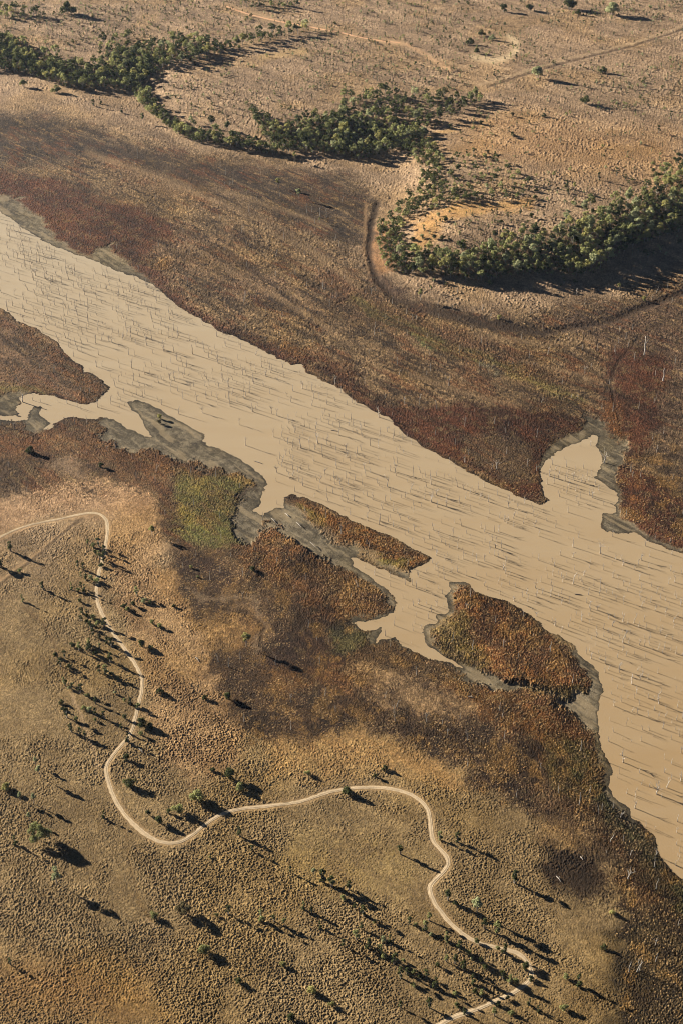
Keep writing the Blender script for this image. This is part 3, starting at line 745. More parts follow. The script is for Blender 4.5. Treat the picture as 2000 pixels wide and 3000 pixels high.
def make_tree(seed, H, W, n, leaf, clear=.35, tall=1.0):
    """gum: a limbed trunk and a clumped, gappy crown. returns crown (V,Q), trunk (V,Q)"""
    rs = np.random.default_rng(seed)
    nb = rs.integers(6, 10)
    cen = []; rad = []; limbs = []
    fork = H * clear
    lean = rs.normal(size=2) * .05 * H
    for k in range(nb):
        a = 2 * math.pi * (k + rs.random() * .7) / nb
        rr = W * .5 * (.25 + .6 * rs.random())
        zc = H * (clear + .18 + (.82 - clear - .18) * rs.random())
        if k == 0: rr *= .2; zc = H * .86
        c = np.array([math.cos(a) * rr + lean[0], math.sin(a) * rr + lean[1], zc])
        cen.append(c); rad.append(W * (.17 + .13 * rs.random()))
        mid = np.array([lean[0] * .5, lean[1] * .5, fork]) * .5 + c * .5 + np.array([0, 0, -.06 * H])
        limbs.append(tube([[lean[0] * .5, lean[1] * .5, fork * .92], mid, c], [H * .012, H * .009, H * .004], 4))
    tr = tube([[0, 0, -.4], [lean[0] * .2, lean[1] * .1, fork * .5], [lean[0] * .5, lean[1] * .5, fork], [lean[0] * .8, lean[1] * .8, H * .7]], [H * .022, H * .017, H * .014, H * .006], 6)
    return leaves(rs, cen, rad, n, leaf), join([tr] + limbs)

def make_bush(seed, H, W, n, leaf):
    rs = np.random.default_rng(seed)
    nb = rs.integers(5, 9)
    cen = []; rad = []; st = []
    for k in range(nb):
        a = 2 * math.pi * (k + rs.random()) / nb
        rr = W * .5 * (.2 + .5 * rs.random())
        r = W * (.17 + .12 * rs.random())
        c = np.array([math.cos(a) * rr, math.sin(a) * rr, r * .7 + (H - 1.6 * r) * rs.random()])
        if k == 0: c = np.array([0, 0, H - r * .8])
        cen.append(c); rad.append(r)
        st.append(tube([[0, 0, -.3], c * .5 + np.array([0, 0, -.03]), c], [H * .03, H * .02, H * .008], 4))
    return leaves(rs, cen, rad, n, leaf), join(st)

def leafy(m):
    n = m.node_tree.nodes; l = m.node_tree.links
    b = n["Principled BSDF"]; c = b.inputs["Base Color"].links[0].from_socket
    t = n.new("ShaderNodeBsdfTranslucent"); mx = n.new("ShaderNodeMixShader"); mx.inputs[0].default_value = .35
    l.new(c, t.inputs["Color"]); l.new(b.outputs[0], mx.inputs[1]); l.new(t.outputs[0], mx.inputs[2])
    l.new(mx.outputs[0], n["Material Output"].inputs["Surface"])
    return m
LM = [mat_noise("leaf_dark_green", (.056, .064, .022), (.106, .112, .038), .5, rand=.25),
      mat_noise("leaf_olive", (.215, .22, .085), (.35, .345, .135), .5, rand=.22),
      mat_noise("leaf_yellow_green", (.31, .285, .10), (.44, .40, .15), .5, rand=.2),
      mat_noise("leaf_grey_green", (.29, .30, .15), (.44, .44, .235), .5, rand=.2),
      mat_noise("leaf_brown", (.13, .105, .05), (.21, .17, .08), .5, rand=.2)]
LM = [leafy(m) for m in LM]
m_bark = mat_noise("gum_bark", (.22, .19, .15), (.38, .34, .28), 1.5, rand=.2)
m_dead = mat_noise("bleached_wood", (.27, .235, .185), (.54, .48, .40), 1.2, rand=.35)
LOOK = ["dark", "olive", "yellowish", "pale", "brown"]

KIT = {}
def kit(kind, seed, leafm):
    key = (kind, seed, leafm)
    if key not in KIT:
        if kind == 'gum': cr, tr = make_tree(100 + seed, 1.0, .56, 380, .042, .30)
        elif kind == 'gum_far': cr, tr = make_tree(150 + seed, 1.0, .70, 130, .065, .28)
        elif kind == 'tall': cr, tr = make_tree(200 + seed, 1.0, .42, 1100, .026, .34)
        elif kind == 'broad': cr, tr = make_tree(240 + seed, 1.0, 1.05, 2200, .036, .14)
        elif kind == 'bush': cr, tr = make_bush(300 + seed, .72, 1.0, 900, .042)
        elif kind == 'slim': cr, tr = make_bush(340 + seed, 1.0, .55, 460, .040)
        elif kind == 'tinyslim': cr, tr = make_bush(420 + seed, 1.25, .55, 70, .085)
        elif kind == 'tiny': cr, tr = make_bush(380 + seed, .85, .9, 70, .085)
        KIT[key] = (mesh_np(kind + "_crown", cr[0], cr[1], LM[leafm]), mesh_np(kind + "_trunk", tr[0], tr[1], m_bark), cr, tr)
    return KIT[key]

THINGS = []      # everything that gets a label: obj, look, px, py
def plant(kind, px, py, size, leafm, look=None, name=None, cat="tree", zone=None, seed=None, label=None):
    x, y, z = place(px, py)
    sd_ = random.randrange(6) if seed is None else seed
    crown, trunk, _, _ = kit(kind, sd_, leafm)
    e = bpy.data.objects.new(name, None); C.objects.link(e)
    e.location = (x, y, z); e.rotation_euler = (0, 0, random.random() * 6.283); e.scale = (size,) * 3
    e.empty_display_size = .1
    link("crown", crown, e); link("trunk", trunk, e)
    e["category"] = cat
    THINGS.append(dict(o=e, look=look or LOOK[leafm], px=px, py=py, zone=zone, label=label, cat=cat, name=name))
    return e

def mpu(py):             # metres per image pixel, across
    return 1.0 / float(scale_at(py))

# --- lone plants of the near ground, traced one by one: x, y, width on the image crop, kind, leaf, label
NEARP = [
 (q7, 188, 42, 34, 'tall', 3, "slender grey-green tree with a long shadow near the left edge, above the yellow bush"),
 (q7, 28, 98, 44, 'bush', 2, "yellowish round bush at the left edge of the dry grassland"),
 (q7, 97, 150, 26, 'tall', 3, "thin pale tree beside the yellowish bush at the left edge"),
 (q7, 157, 165, 30, 'tall', 3, "thin pale tree throwing the long double shadow above the big broad tree"),
 (q7, 137, 240, 24, 'tall', 3, "small pale tree just behind the big broad tree at lower left"),
 (q7, 180, 330, 92, 'broad', 1, "largest broad spreading tree with a wide black shadow at lower left"),
 (q7, 72, 352, 20, 'slim', 0, "small thin dark shrub left of the big broad tree"),
 (q7, 262, 530, 50, 'tall', 3, "tall grey-green tree with the longest thin shadow at lower left"),
 (q7, 480, 232, 16, 'slim', 0, "small upright dark shrub alone left of the track's hairpin"),
 (q7, 600, 82, 50, 'bush', 0, "low flat dark bush just inside the track's bend, under the left curve"),
 (q7, 575, 72, 26, 'bush', 1, "low olive bush between the track and the flat dark bush"),
 (q7, 910, 142, 66, 'bush', 1, "widest round olive bush inside the track's hairpin bend"),
 (q7, 822, 205, 52, 'bush', 1, "round olive bush in the middle of the hairpin's group of three"),
 (q7, 735, 252, 46, 'bush', 0, "round dark bush nearest the bottom of the track's hairpin"),
 (q7, 680, 215, 30, 'bush', 0, "low dark bush left of the three round hairpin bushes"),
 (q7, 775, 205, 26, 'bush', 0, "small dark bush left of the middle round hairpin bush"),
 (q7, 1055, 48, 58, 'bush', 0, "wide dark bush above the track, left of a smaller green bush"),
 (q7, 1100, 100, 42, 'bush', 1, "round olive bush just above the track and below a wide dark bush"),
 (q7, 980, 14, 26, 'bush', 0, "small dark bush highest in the group inside the hairpin"),
 (q7, 1415, 32, 28, 'bush', 1, "small olive bush with a dark shadow above the track's middle stretch"),
 (q7, 1100, 312, 18, 'slim', 0, "small dark shrub alone on the grass below the track's long straight"),
 (q7, 1160, 385, 14, 'slim', 0, "tiny dark shrub below another lone shrub under the track"),
 (q7, 1335, 480, 14, 'slim', 0, "thin dark sapling with a straight thin shadow on the bottom grassland"),
 (q7, 850, 668, 66, 'broad', 4, "big brownish spreading tree with a broad shadow in the bottom grassland"),
 (q7, 707, 688, 38, 'bush', 1, "olive bush left of the big brownish tree"),
 (q7, 938, 845, 50, 'bush', 1, "round olive bush alone below the big brownish tree"),
 (q7, 1200, 700, 24, 'slim', 1, "small olive shrub starting the row right of the brownish tree"),
 (q7, 1310, 722, 22, 'tall', 1, "slender olive tree with a long thin shadow right of the brownish tree"),
 (q7, 1260, 706, 16, 'slim', 0, "tiny dark shrub between two shadowed saplings right of the brownish tree"),
 (q7, 1050, 672, 18, 'slim', 0, "thin dark shrub second right of the big brownish tree"),
 (q7, 997, 682, 20, 'bush', 0, "small dark bush directly right of the big brownish tree"),
 (q7, 1445, 505, 28, 'tall', 3, "small pale tree above the dark shrub with the heavy shadow"),
 (q7, 1480, 522, 26, 'slim', 0, "dark shrub with a heavy shadow below the pale small tree"),
 (q7, 1525, 548, 24, 'slim', 0, "second dark shrub in line below the pale small tree"),
 (q7, 1395, 650, 18, 'slim', 1, "small olive shrub in the middle of the bottom grassland"),
 (q7, 1432, 664, 14, 'slim', 0, "thin dark shrub right of the small olive grassland shrub"),
 (q7, 1470, 735, 16, 'slim', 0, "thin dark shrub under the small olive grassland shrub"),
 (q7, 1435, 1030, 46, 'bush', 2, "yellowish round bush with a dark shadow near the bottom edge"),
 (q7, 1525, 1095, 30, 'bush', 2, "smaller yellowish bush right of the yellowish bush near the bottom edge"),
 (q7, 1302, 908, 30, 'bush', 2, "small low yellowish bush alone above the bottom yellowish bushes"),
 (q7, 1335, 1155, 40, 'bush', 0, "dark bush cut by the bottom edge left of centre"),
 (q7, 1100, 985, 34, 'bush', 0, "low dark bush in the open bottom grassland"),
 (q7, 50, 905, 14, 'slim', 0, "tiny dark shrub near the left edge low down"),
 (q7, 965, 412, 14, 'bush', 2, "tiny yellowish tuft-like bush below the track's hairpin"),
 (q8, 28, 118, 50, 'bush', 0, "flat dark bush beside the lower edge of the track's crest"),
 (q8, 270, 398, 20, 'slim', 0, "dark upright shrub with a thick shadow inside the track's right loop"),
 (q8, 622, 665, 48, 'tall', 3, "tall grey-green tree with a very long shadow right of the track"),
 (q8, 488, 608, 24, 'slim', 0, "small dark shrub left of the tall grey-green tree by the track"),
 (q8, 520, 628, 28, 'bush', 0, "dark low bush between the track and the tall grey-green tree"),
 (q8, 790, 528, 26, 'slim', 0, "dark shrub shading the brown reeds right of the track"),
 (q8, 1240, 668, 28, 'bush', 2, "bright yellow bush among the dark brown reeds at lower right"),
 (q8, 712, 762, 28, 'slim', 1, "olive shrub below the very long tree shadow"),
 (q8, 655, 738, 22, 'slim', 0, "dark shrub left of the olive shrub below the long tree shadow"),
 (q8, 1030, 965, 28, 'bush', 1, "green bush east of the track's last bend"),
 (q8, 840, 922, 40, 'bush', 0, "dark round bush hugging the inside of the track's last bend"),
 (q8, 870, 972, 30, 'bush', 0, "dark bush half over the track's last bend"),
 (q8, 1085, 1000, 26, 'slim', 0, "dark shrub throwing a shadow east of the track's last bend"),
 (q8, 1020, 1110, 36, 'bush', 1, "olive bush near the bottom edge, east of the track's end"),
 (q8, 1205, 830, 30, 'bush', 0, "dark bush where the tussocks meet the dark brown reeds"),
 (q8, 450, 330, 18, 'slim', 1, "olive shrub hugging the right side of the track's upper loop"),
 (q8, 530, 340, 20, 'slim', 0, "dark shrub right of the track's upper loop"),
 (q8, 200, 8, 30, 'bush', 0, "dark bush with a shadow above the track's crest"),
 (q8, 155, 42, 24, 'bush', 0, "small dark bush just above the track's crest"),
 (q5, 50, 180, 18, 'slim', 0, "lone dark shrub near the left edge under the track"),
 (q5, 0, 252, 46, 'bush', 0, "dark bush with a black shadow cut by the left edge"),
 (q5, 90, 275, 22, 'bush', 1, "olive bush on the faint old track at left"),
 (q5, 200, 358, 16, 'slim', 0, "small dark shrub with a shadow below the faint old track"),
 (q5, 105, 412, 14, 'slim', 1, "small olive shrub with a long shadow at left"),
 (q5, 700, 108, 28, 'tall', 2, "yellow-green small tree on the brown flats right of the track"),
 (q5, 880, 258, 18, 'bush', 2, "small yellow-green bush on the dark burnt patch"),
 (q5, 910, 300, 14, 'bush', 1, "tiny olive bush on the dark burnt patch"),
 (q5, 1132, 618, 40, 'tall', 2, "bright yellow-green tree alone between the dark brown patches"),
 (q5, 650, 618, 44, 'bush', 0, "low dark bush with a broad shadow right of the track"),
 (q5, 690, 628, 26, 'bush', 1, "olive bush at the right end of the broad dark bush"),
 (q5, 735, 832, 34, 'bush', 0, "dark bush on the pale tussocks right of the track's bend"),
 (q5, 655, 978, 48, 'bush', 0, "wide dark bush with a large shadow just right of the track"),
 (q5, 690, 990, 36, 'bush', 0, "dark bush at the right end of the wide bush beside the track"),
 (q5, 650, 1025, 26, 'bush', 1, "olive bush under the wide dark bush beside the track"),
 (q5, 580, 1138, 34, 'bush', 0, "dark bush right of the track just above its hairpin"),
 (q5, 165, 1165, 24, 'tall', 3, "pale grey-green small tree in open grass left of the track"),
 (q5, 530, 835, 18, 'bush', 3, "pale low bush left of the track's bulge"),
 (q5, 940, 858, 26, 'bush', 0, "dark bush on the west side of the big dark patch"),
 (q5, 1050, 860, 44, 'bush', 0, "dark bush lost in the big dark brown patch"),
 (q5, 800, 436, 20, 'bush', 0, "small dark bush on the pale ground below the burnt patch"),
 (q5, 700, 515, 26, 'bush', 1, "olive bush on rough pale tussocks right of the track"),
 (q5, 735, 532, 26, 'bush', 1, "second olive bush on rough pale tussocks right of the track"),
 (q5, 1160, 270, 28, 'bush', 0, "dark bush in the reeds right of the burnt patch"),
 (q1, 660, 565, 32, 'tall', 1, "round-crowned olive tree alone on the slope under the left wood"),
 (q1, 563, 520, 16, 'slim', 0, "small dark tree on the slope left of the round-crowned tree"),
 (q1, 463, 478, 18, 'slim', 0, "dark shrub on the pale slope under the left wood's dark corner"),
 (q1, 432, 488, 18, 'slim', 0, "dark shrub left of its twin on the slope under the left wood"),
 (q1, 110, 400, 40, 'bush', 1, "low olive bush under the left wood near the photo's left edge"),
 (q1, 262, 425, 44, 'bush', 1, "low spreading olive bush under the left wood's shadow"),
 (q1, 1280, 865, 22, 'tall', 2, "small yellow tree on the dark brown flats"),
 (q1, 1353, 745, 30, 'tall', 2, "yellow-green tree standing in front of the middle wood's shadow"),
 (q1, 972, 588, 34, 'gum', 0, "lone dark tree on the tan slope above the middle wood"),
 (q1, 1376, 915, 26, 'tall', 3, "pale small tree on the dark flats below the middle wood"),
 (q1, 1470, 1024, 14, 'tall', 2, "tiny yellow tree on the brown flats left of the gully"),
 (q1, 1133, 890, 12, 'tall', 2, "tiny yellow tree on the dark flats, farthest left of the three"),
 (q4, 362, 205, 28, 'tall', 2, "yellow tree in front of the right wood's black shadow"),
 (q4, 408, 165, 14, 'tall', 2, "tiny yellow tree beside the right wood's black shadow"),
 (q4, 720, 290, 24, 'bush', 2, "round yellow-green bush on the dark old watercourse"),
 (q4, 1387, 205, 24, 'bush', 2, "round yellow-green bush near the photo's right edge"),
 (q4, 1275, 158, 18, 'tall', 2, "small yellow-green tree at the shadow's edge at right"),
 (q3, 735, 748, 26, 'bush', 2, "yellow bush growing on the grey mud spit"),
 (q3, 735, 770, 24, 'bush', 4, "brownish bush at the foot of the yellow bush on the mud spit"),
 (q3, 140, 905, 40, 'bush', 0, "dark bush on the brown ground left below the small inlet"),
 (q3, 465, 970, 28, 'bush', 0, "dark bush on the brown rise below the small inlet"),
 (q1, 315, 65, 66, 'bush', 0, "wide dark thicket bush on the far plain at upper left"),
 (q2, 900, 360, 64, 'bush', 3, "wide grey-green bush beside the faint straight track"),
 (q2, 860, 48, 34, 'bush', 0, "dark bush on the far plain beyond the bare ring"),
 (q2, 745, 55, 40, 'bush', 0, "dark bush on the far plain left of its neighbour beyond the ring"),
 (q2, 1045, 42, 56, 'bush', 0, "widest dark bush near the photo's top edge at right"),
 (q2, 1085, 68, 30, 'bush', 0, "dark bush below the widest bush near the top edge"),
 (q2, 1240, 68, 66, 'bush', 3, "wide grey thicket bush near the top right"),
 (q2, 1065, 882, 22, 'tall', 2, "yellow-green tree on the tan spur with a long shadow"),
 (q2, 1030, 866, 26, 'slim', 0, "dark tree left of the yellow-green tree on the tan spur"),
 (q2, 970, 818, 20, 'gum', 1, "olive tree on the slope above the tan spur"),
 (q2, 1120, 478, 46, 'bush', 0, "low dark bush in the middle of the right plain"),
 (q2, 1200, 335, 34, 'bush', 0, "dark bush on the right plain below the straight track"),
 (q2, 1180, 828, 20, 'slim', 0, "small dark tree on the tan plain above the right wood"),
 (q2, 1262, 808, 20, 'slim', 0, "small dark tree right of another above the right wood"),
 (q2, 1455, 612, 24, 'slim', 0, "dark tree with a double shadow on the right plain"),
 (q2, 640, 165, 34, 'bush', 0, "dark bush at the top left of the bare ring"),
 (q2, 590, 205, 36, 'bush', 0, "dark bush on the left rim of the bare ring"),
 (q2, 690, 185, 30, 'bush', 3, "pale grey bush inside the bare ring"),
 (q2, 620, 245, 28, 'bush', 0, "dark bush at the lower left of the bare ring"),
 (q2, 800, 272, 34, 'slim', 0, "dark shrub casting a shadow just below the bare ring"),
 (q2, 700, 350, 24, 'slim', 0, "dark shrub with a long shadow left of the straight track's end"),
 (q2, 1510, 545, 14, 'slim', 0, "tiny dark tree near the right edge of the plain"),
]
for fn, zx, zy, zw, kind, lf, lab in NEARP:
    (px, py), = fn("%f,%f" % (zx, zy))
    w = zw / 1.568 * mpu(py)
    size = {'tall': w / .44, 'bush': w / .98, 'slim': w / .42, 'broad': w / 1.1, 'gum': w / .58}[kind]
    if kind in ('slim', 'bush'): size *= 1.15
    if kind == 'slim': size = min(size * 1.1, 10.0)
    if kind == 'tall': size = min(size, 14.0)
    cat = "tree" if kind in ('tall', 'broad', 'gum') else "bush"
    plant(kind, px, py, size, lf, name="gum_tree" if cat == "tree" else "bush", cat=cat, label=lab)

# --- the rows of shrubs along the track, traced
ROW1 = "405,150 430,165 455,160 440,190 478,190 458,215 478,230 468,250 385,265 360,255 375,300 395,315 420,310 450,320 330,355 375,350 360,365 390,370 370,415 380,470 400,480 375,500 400,510 430,490 450,520 480,530 420,540 430,570 460,585 490,605 515,620 335,620 365,640 405,640 412,625 440,660 460,630 410,610 510,690 490,730 515,750 540,770 460,740 485,745 280,710 300,670 320,715 260,665 295,785 302,800 320,815 332,800 290,910 285,880 370,830 405,850 440,880 385,905 410,915 440,930 475,945 310,945 350,960 390,1035 370,1025 440,960 330,1010 570,440 590,455 615,430 630,385 660,415 690,420 575,870 600,885 635,895 575,950 590,1060 560,1000"
ROW2 = "310,715 340,725 380,745 410,770 480,800 540,840 580,855 600,875 640,900 660,920 740,970 190,790 220,800 180,850 190,870 285,890 330,940 360,955 270,965 300,950 390,960 480,890 440,910 600,990 90,740 150,710 8,600 10,820 70,790 120,830 400,700 620,800 716,832 745,850 720,1090 520,1040 530,1095 610,1030 400,1100 560,1130 760,1060 770,990 745,965 800,985 640,1050 560,930 520,900 430,1010 270,1100 330,1000 240,900 60,650 100,680 35,560 700,1140 860,1090 900,1120 780,1130"
for txt, fn, zone, n0 in ((ROW1, q5, 'row1', 0), (ROW2, q8, 'row2', 1)):
    for k, (px, py) in enumerate(fn(txt)):
        w = random.uniform(20, 30) / 1.568 * mpu(py)
        t = random.random()
        if t < .55:
            h = random.uniform(4.6, 8.2); lf = random.choice([0, 0, 0, 1])
            plant('slim', px, py, h, lf, name="shrub", cat="shrub", zone=zone)
        else:
            lf = random.choice([0, 0, 1, 1, 3])
            plant('bush', px, py, w * 1.2, lf, name="shrub", cat="shrub", zone=zone)

# --- woods
def inside(poly, x, y):
    P = np.array(poly, float); ins = np.zeros(len(x), bool)
    for (ax, ay), (bx, by) in zip(P, np.roll(P, -1, 0)):
        if ay != by:
            ins ^= ((ay > y) != (by > y)) & (x < (bx - ax) * (y - ay) / (by - ay) + ax)
    return ins

def scatter(poly, spacing, keep=1.0, seed=0):
    """random points of an image polygon, kept apart by `spacing` metres on the ground"""
    rs = np.random.default_rng(seed)
    P = np.array(poly, float)
    x0, y0 = P.min(0); x1, y1 = P.max(0)
    n = 30000
    px = rs.uniform(x0, x1, n); py = rs.uniform(y0, y1, n)
    # even on the ground: accept by ground area per image pixel
    s = scale_at(py); wgt = 1 / s ** 3
    ok = (rs.random(n) < wgt / wgt.max()) & inside(poly, px, py)
    px, py = px[ok], py[ok]
    gx, gy = ground(px, py)
    cell = {}; out = []
    for i in range(len(px)):
        c = (int(gx[i] // spacing), int(gy[i] // spacing)); good = True
        for dx in (-1, 0, 1):
            for dy in (-1, 0, 1):
                for j in cell.get((c[0] + dx, c[1] + dy), ()):
                    if (gx[i] - gx[j]) ** 2 + (gy[i] - gy[j]) ** 2 < spacing ** 2: good = False; break
                if not good: break
            if not good: break
        if good:
            cell.setdefault(c, []).append(i)
            if rs.random() < keep: out.append((px[i], py[i]))
    return out

WOOD = [  # polygon, spacing of tall trees, spacing of the low growth between, keep, name
 (q1("0,200 60,215 120,270 200,290 300,300 400,320 470,300 560,260 620,290 700,300 680,360 640,420 600,430 500,410 400,410 300,405 200,370 100,340 0,330 -60,330 -60,190"), 10, 5.2, 1, 'far_left'),
 (q1("0,170 90,190 160,250 260,260 400,300 460,290 460,220 500,195 570,165 600,165 590,230 650,260 600,300 300,300 100,240 -40,220"), 15, 9, .8, 'far_left'),
 (q1("640,230 760,205 880,190 960,195 1010,225 1100,200 1105,225 1030,245 940,265 860,300 770,310 720,345 690,360 640,340 600,290"), 11, 7, 1, 'far_left'),
 (q1("1100,200 1180,170 1280,150 1400,130 1420,150 1320,170 1220,195 1120,215"), 13, 9, .8, 'far_left'),
 (q1("0,40 60,60 200,70 220,90 60,95 0,85"), 14, 9, .8, 'far_left'),
 (q1("1060,20 1200,10 1300,20 1380,40 1240,48 1080,35"), 16, 10, .7, 'far_left'),
 (q1("610,430 690,440 710,500 770,560 840,590 900,618 1000,640 1100,655 1200,680 1300,700 1350,705 1250,715 1120,690 1000,672 900,655 810,620 740,565 680,520 640,470"), 7.5, 4.8, 1, 'bank'),
 (q1("700,500 840,560 930,580 1050,600 1100,640 900,610 760,550"), 18, 12, .7, 'bank'),
 (q1("1160,520 1240,560 1300,600 1400,560 1500,540 1568,540 1568,720 1480,710 1350,700 1240,665 1180,600"), 10, 4.8, 1, 'middle'),
 (nn("1000,345 1060,360 1150,372 1240,385 1245,410 1190,425 1130,455 1060,470 1000,455"), 10, 4.8, 1, 'middle'),
 (nn("1000,295 1060,280 1120,270 1200,275 1280,285 1400,290 1410,305 1340,340 1260,380 1180,370 1000,350"), 11, 8, .75, 'middle'),
 (nn("1160,430 1245,400 1280,450 1290,510 1310,560 1380,580 1420,590 1300,600 1240,620 1200,640 1160,680 1130,690 1140,640 1180,600 1220,560 1240,500 1200,470"), 8.5, 6, .95, 'gully'),
 (nn("1290,470 1400,450 1500,500 1560,550 1540,580 1440,590 1330,575"), 16, 11, .75, 'gully'),
 (nn("1110,660 1170,650 1180,700 1150,760 1160,800 1130,790 1105,720"), 7.5, 5.5, .95, 'gully'),
 (q2("1568,770 1500,835 1450,880 1380,930 1300,935 1260,960 1200,1000 1100,1045 1000,1065 940,1105 800,1125 680,1160 480,1176 300,1150 250,1176") + q4("240,40 270,85 330,95 400,82 480,105 600,118 680,112 800,92 900,92 1000,97 1060,102 1150,80 1200,50 1260,10 1340,-40 1568,-110 1700,-190 1700,-460"), 9.5, 4.3, 1, 'right'),
 (q2("1568,740 1480,830 1380,910 1260,920 1150,1000 1000,1040 900,1100 700,1130 640,1140 800,1105 950,1060 1100,990 1200,930 1380,880 1500,780"), 14, 10, .8, 'right'),
]
tall_pts = []; low_pts = []
for k, (poly, sp, sp2, kp, nm) in enumerate(WOOD):
    tall_pts += [(a, b, nm) for a, b in scatter(poly, sp, kp, 40 + k)]
    low_pts += [(a, b, nm) for a, b in scatter(poly, sp2, kp * .85, 140 + k)]
print("wood tall", len(tall_pts), "low", len(low_pts))
hs = np.random.default_rng(5)
tl = []
for a, b, nm in tall_pts:
    H = {'far_left': 15.5, 'bank': 12.5, 'middle': 14.2, 'gully': 9.5, 'right': 14.8}[nm] * hs.uniform(.62, 1.3)
    tl.append((H * float(scale_at(b)), a, b, nm, H))
tl.sort(reverse=True)
N_IND = 280
for w, a, b, nm, H in tl[:N_IND]:
    lf = random.choices([0, 1, 2, 3], [.16, .46, .20, .18])[0]  # sunlit look of the tall crowns put into paler leaf colours
    plant('gum', a, b, H, lf, name="gum_tree", cat="tree", zone=nm)

# the rest of the wood, too many to count, as one mass
def mass(name, items, label, matlist):
    """items: kind, leaf, x, y, z, size, rot -> one mesh"""
    by = {}
    Vs = []; Qs = []; Ms = []; o = 0
    for kind, lf, x, y, z, s, r in items:
        _, _, cr, tr = kit(kind, random.randrange(6), 0)
        c, s_ = math.cos(r), math.sin(r)
        R = np.array([[c, s_, 0], [-s_, c, 0], [0, 0, 1]])
        for (v, q), mi in ((cr, lf), (tr, len(matlist) - 1)):
            Vs.append(v @ R * s + np.array([x, y, z])); Qs.append(q + o); Ms.append(np.full(len(q), mi)); o += len(v)
    me = mesh_np(name, np.vstack(Vs), np.vstack(Qs))
    for m in matlist: me.materials.append(m)
    me.polygons.foreach_set("material_index", np.concatenate(Ms).astype(np.int32))
    ob = link(name, me); tag(ob, label, "vegetation", kind="stuff")
    return ob

items = []
rest = [(a, b, H, 'gum_far') for _, a, b, nm, H in tl[N_IND:]] + [(a, b, hs.uniform(3.0, 7.6), 'gum_far') for a, b, nm in low_pts]
px = np.array([r[0] for r in rest]); py = np.array([r[1] for r in rest])
x, y, z = place_many(px, py)
for (a, b, H, kd), xx, yy, zz in zip(rest, x, y, z):
    items.append((kd, random.choices([0, 1, 2, 3], [.72, .22, .03, .03])[0], xx, yy, zz, H, random.random() * 6.28))  # shade under the tall crowns put into mostly dark leaves
mass("woodland", items, "dense mass of smaller gum trees filling the woods behind the taller ones", LM + [m_bark])

# --- scattered low growth of the far plain: clumped, thinner near the bare ground
dens_pts = []
rs = np.random.default_rng(77)
n = 26000
px = rs.uniform(-30, 2030, n); py = rs.uniform(-5, 860, n)
s_ = scale_at(py); ok = rs.random(n) < (s_.min() / s_) ** 3
px, py = px[ok], py[ok]
gx, gy = ground(px, py)
dn = fbm(gx / 120, gy / 120, 131, 3)
plain = sample(SD_T, px, py)
ok = (rs.random(len(px)) < sstep(.36, .66, dn) * .75 + .14) & (plain > 25)
px, py = px[ok], py[ok]
print("plain shrubs", len(px))
szs = 1.8 + 4.6 * rs.random(len(px)) ** 2
order = np.argsort(-(szs * scale_at(py)))
N_SH = 110
x, y, z = place_many(px, py)
for i in order[:N_SH]:
    plant('bush' if random.random() < .6 else 'slim', px[i], py[i], szs[i] * 1.15, random.choices([0, 1, 3, 4], [.6, .2, .1, .1])[0], name="shrub", cat="shrub", zone='plain')
items = [(random.choice(['tiny', 'tiny', 'tinyslim']), random.choices([0, 1, 3, 4], [.5, .2, .15, .15])[0], x[i], y[i], z[i], szs[i], random.random() * 6.28) for i in order[N_SH:]]
mass("scrub", items, "countless small dark scrub plants dotted over the far dry plain", LM + [m_bark])

# ------------------------------------------------------------------ dead trees
def dead_kit(style, seed):
    """unit-high dead tree: trunk and a list of branches"""
    rs = np.random.default_rng(900 + 31 * seed + {'straight': 0, 'forked': 1, 'leaning': 2, 'branchy': 3, 'stump': 4}[style])
    ln = {'straight': .04, 'forked': .10, 'leaning': .30, 'branchy': .12, 'stump': .1}[style]
    d = rs.random() * 6.28
    L = np.array([math.cos(d), math.sin(d)]) * ln
    wob = rs.normal(size=(6, 2)) * .025
    t = np.linspace(0, 1, 6); top = .75 if style == 'branchy' else 1.0
    P = [[L[0] * a ** 1.3 + wob[k, 0] * (k > 0), L[1] * a ** 1.3 + wob[k, 1] * (k > 0), a * top - (.06 if k == 0 else 0)] for k, a in enumerate(t)]
    R = [.044 - .028 * a for a in t]
    if style == 'stump': R = [.075, .07, .065, .06, .055, .05]
    trunk = tube(P, R, 6)
    br = []
    nb = {'straight': 0, 'forked': 2, 'leaning': 1, 'branchy': 5, 'stump': 1}[style]
    for k in range(nb):
        a0 = rs.uniform(.38, .72) if style != 'branchy' else rs.uniform(.35, .95)
        i = a0 * 5; i0 = int(i); f = i - i0
        p0 = np.array(P[i0]) * (1 - f) + np.array(P[min(i0 + 1, 5)]) * f
        az = rs.random() * 6.28; ln_ = rs.uniform(.28, .5)
        dr = np.array([math.cos(az) * .7, math.sin(az) * .7, rs.uniform(.35, .9)]); dr /= np.linalg.norm(dr)
        p1 = p0 + dr * ln_ * .5 + rs.normal(size=3) * .03; p2 = p0 + dr * ln_ + np.array([0, 0, .06]) + rs.normal(size=3) * .04
        parts = [tube([p0, p1, p2], [.022, .015, .007], 5)]
        if rs.random() < .7:
            p3 = p1 + (dr + rs.normal(size=3) * .7) * .16
            parts.append(tube([p1, p1 * .5 + p3 * .5, p3], [.012, .009, .005], 4))
        br.append(join(parts))
    return trunk, br
DK = {}
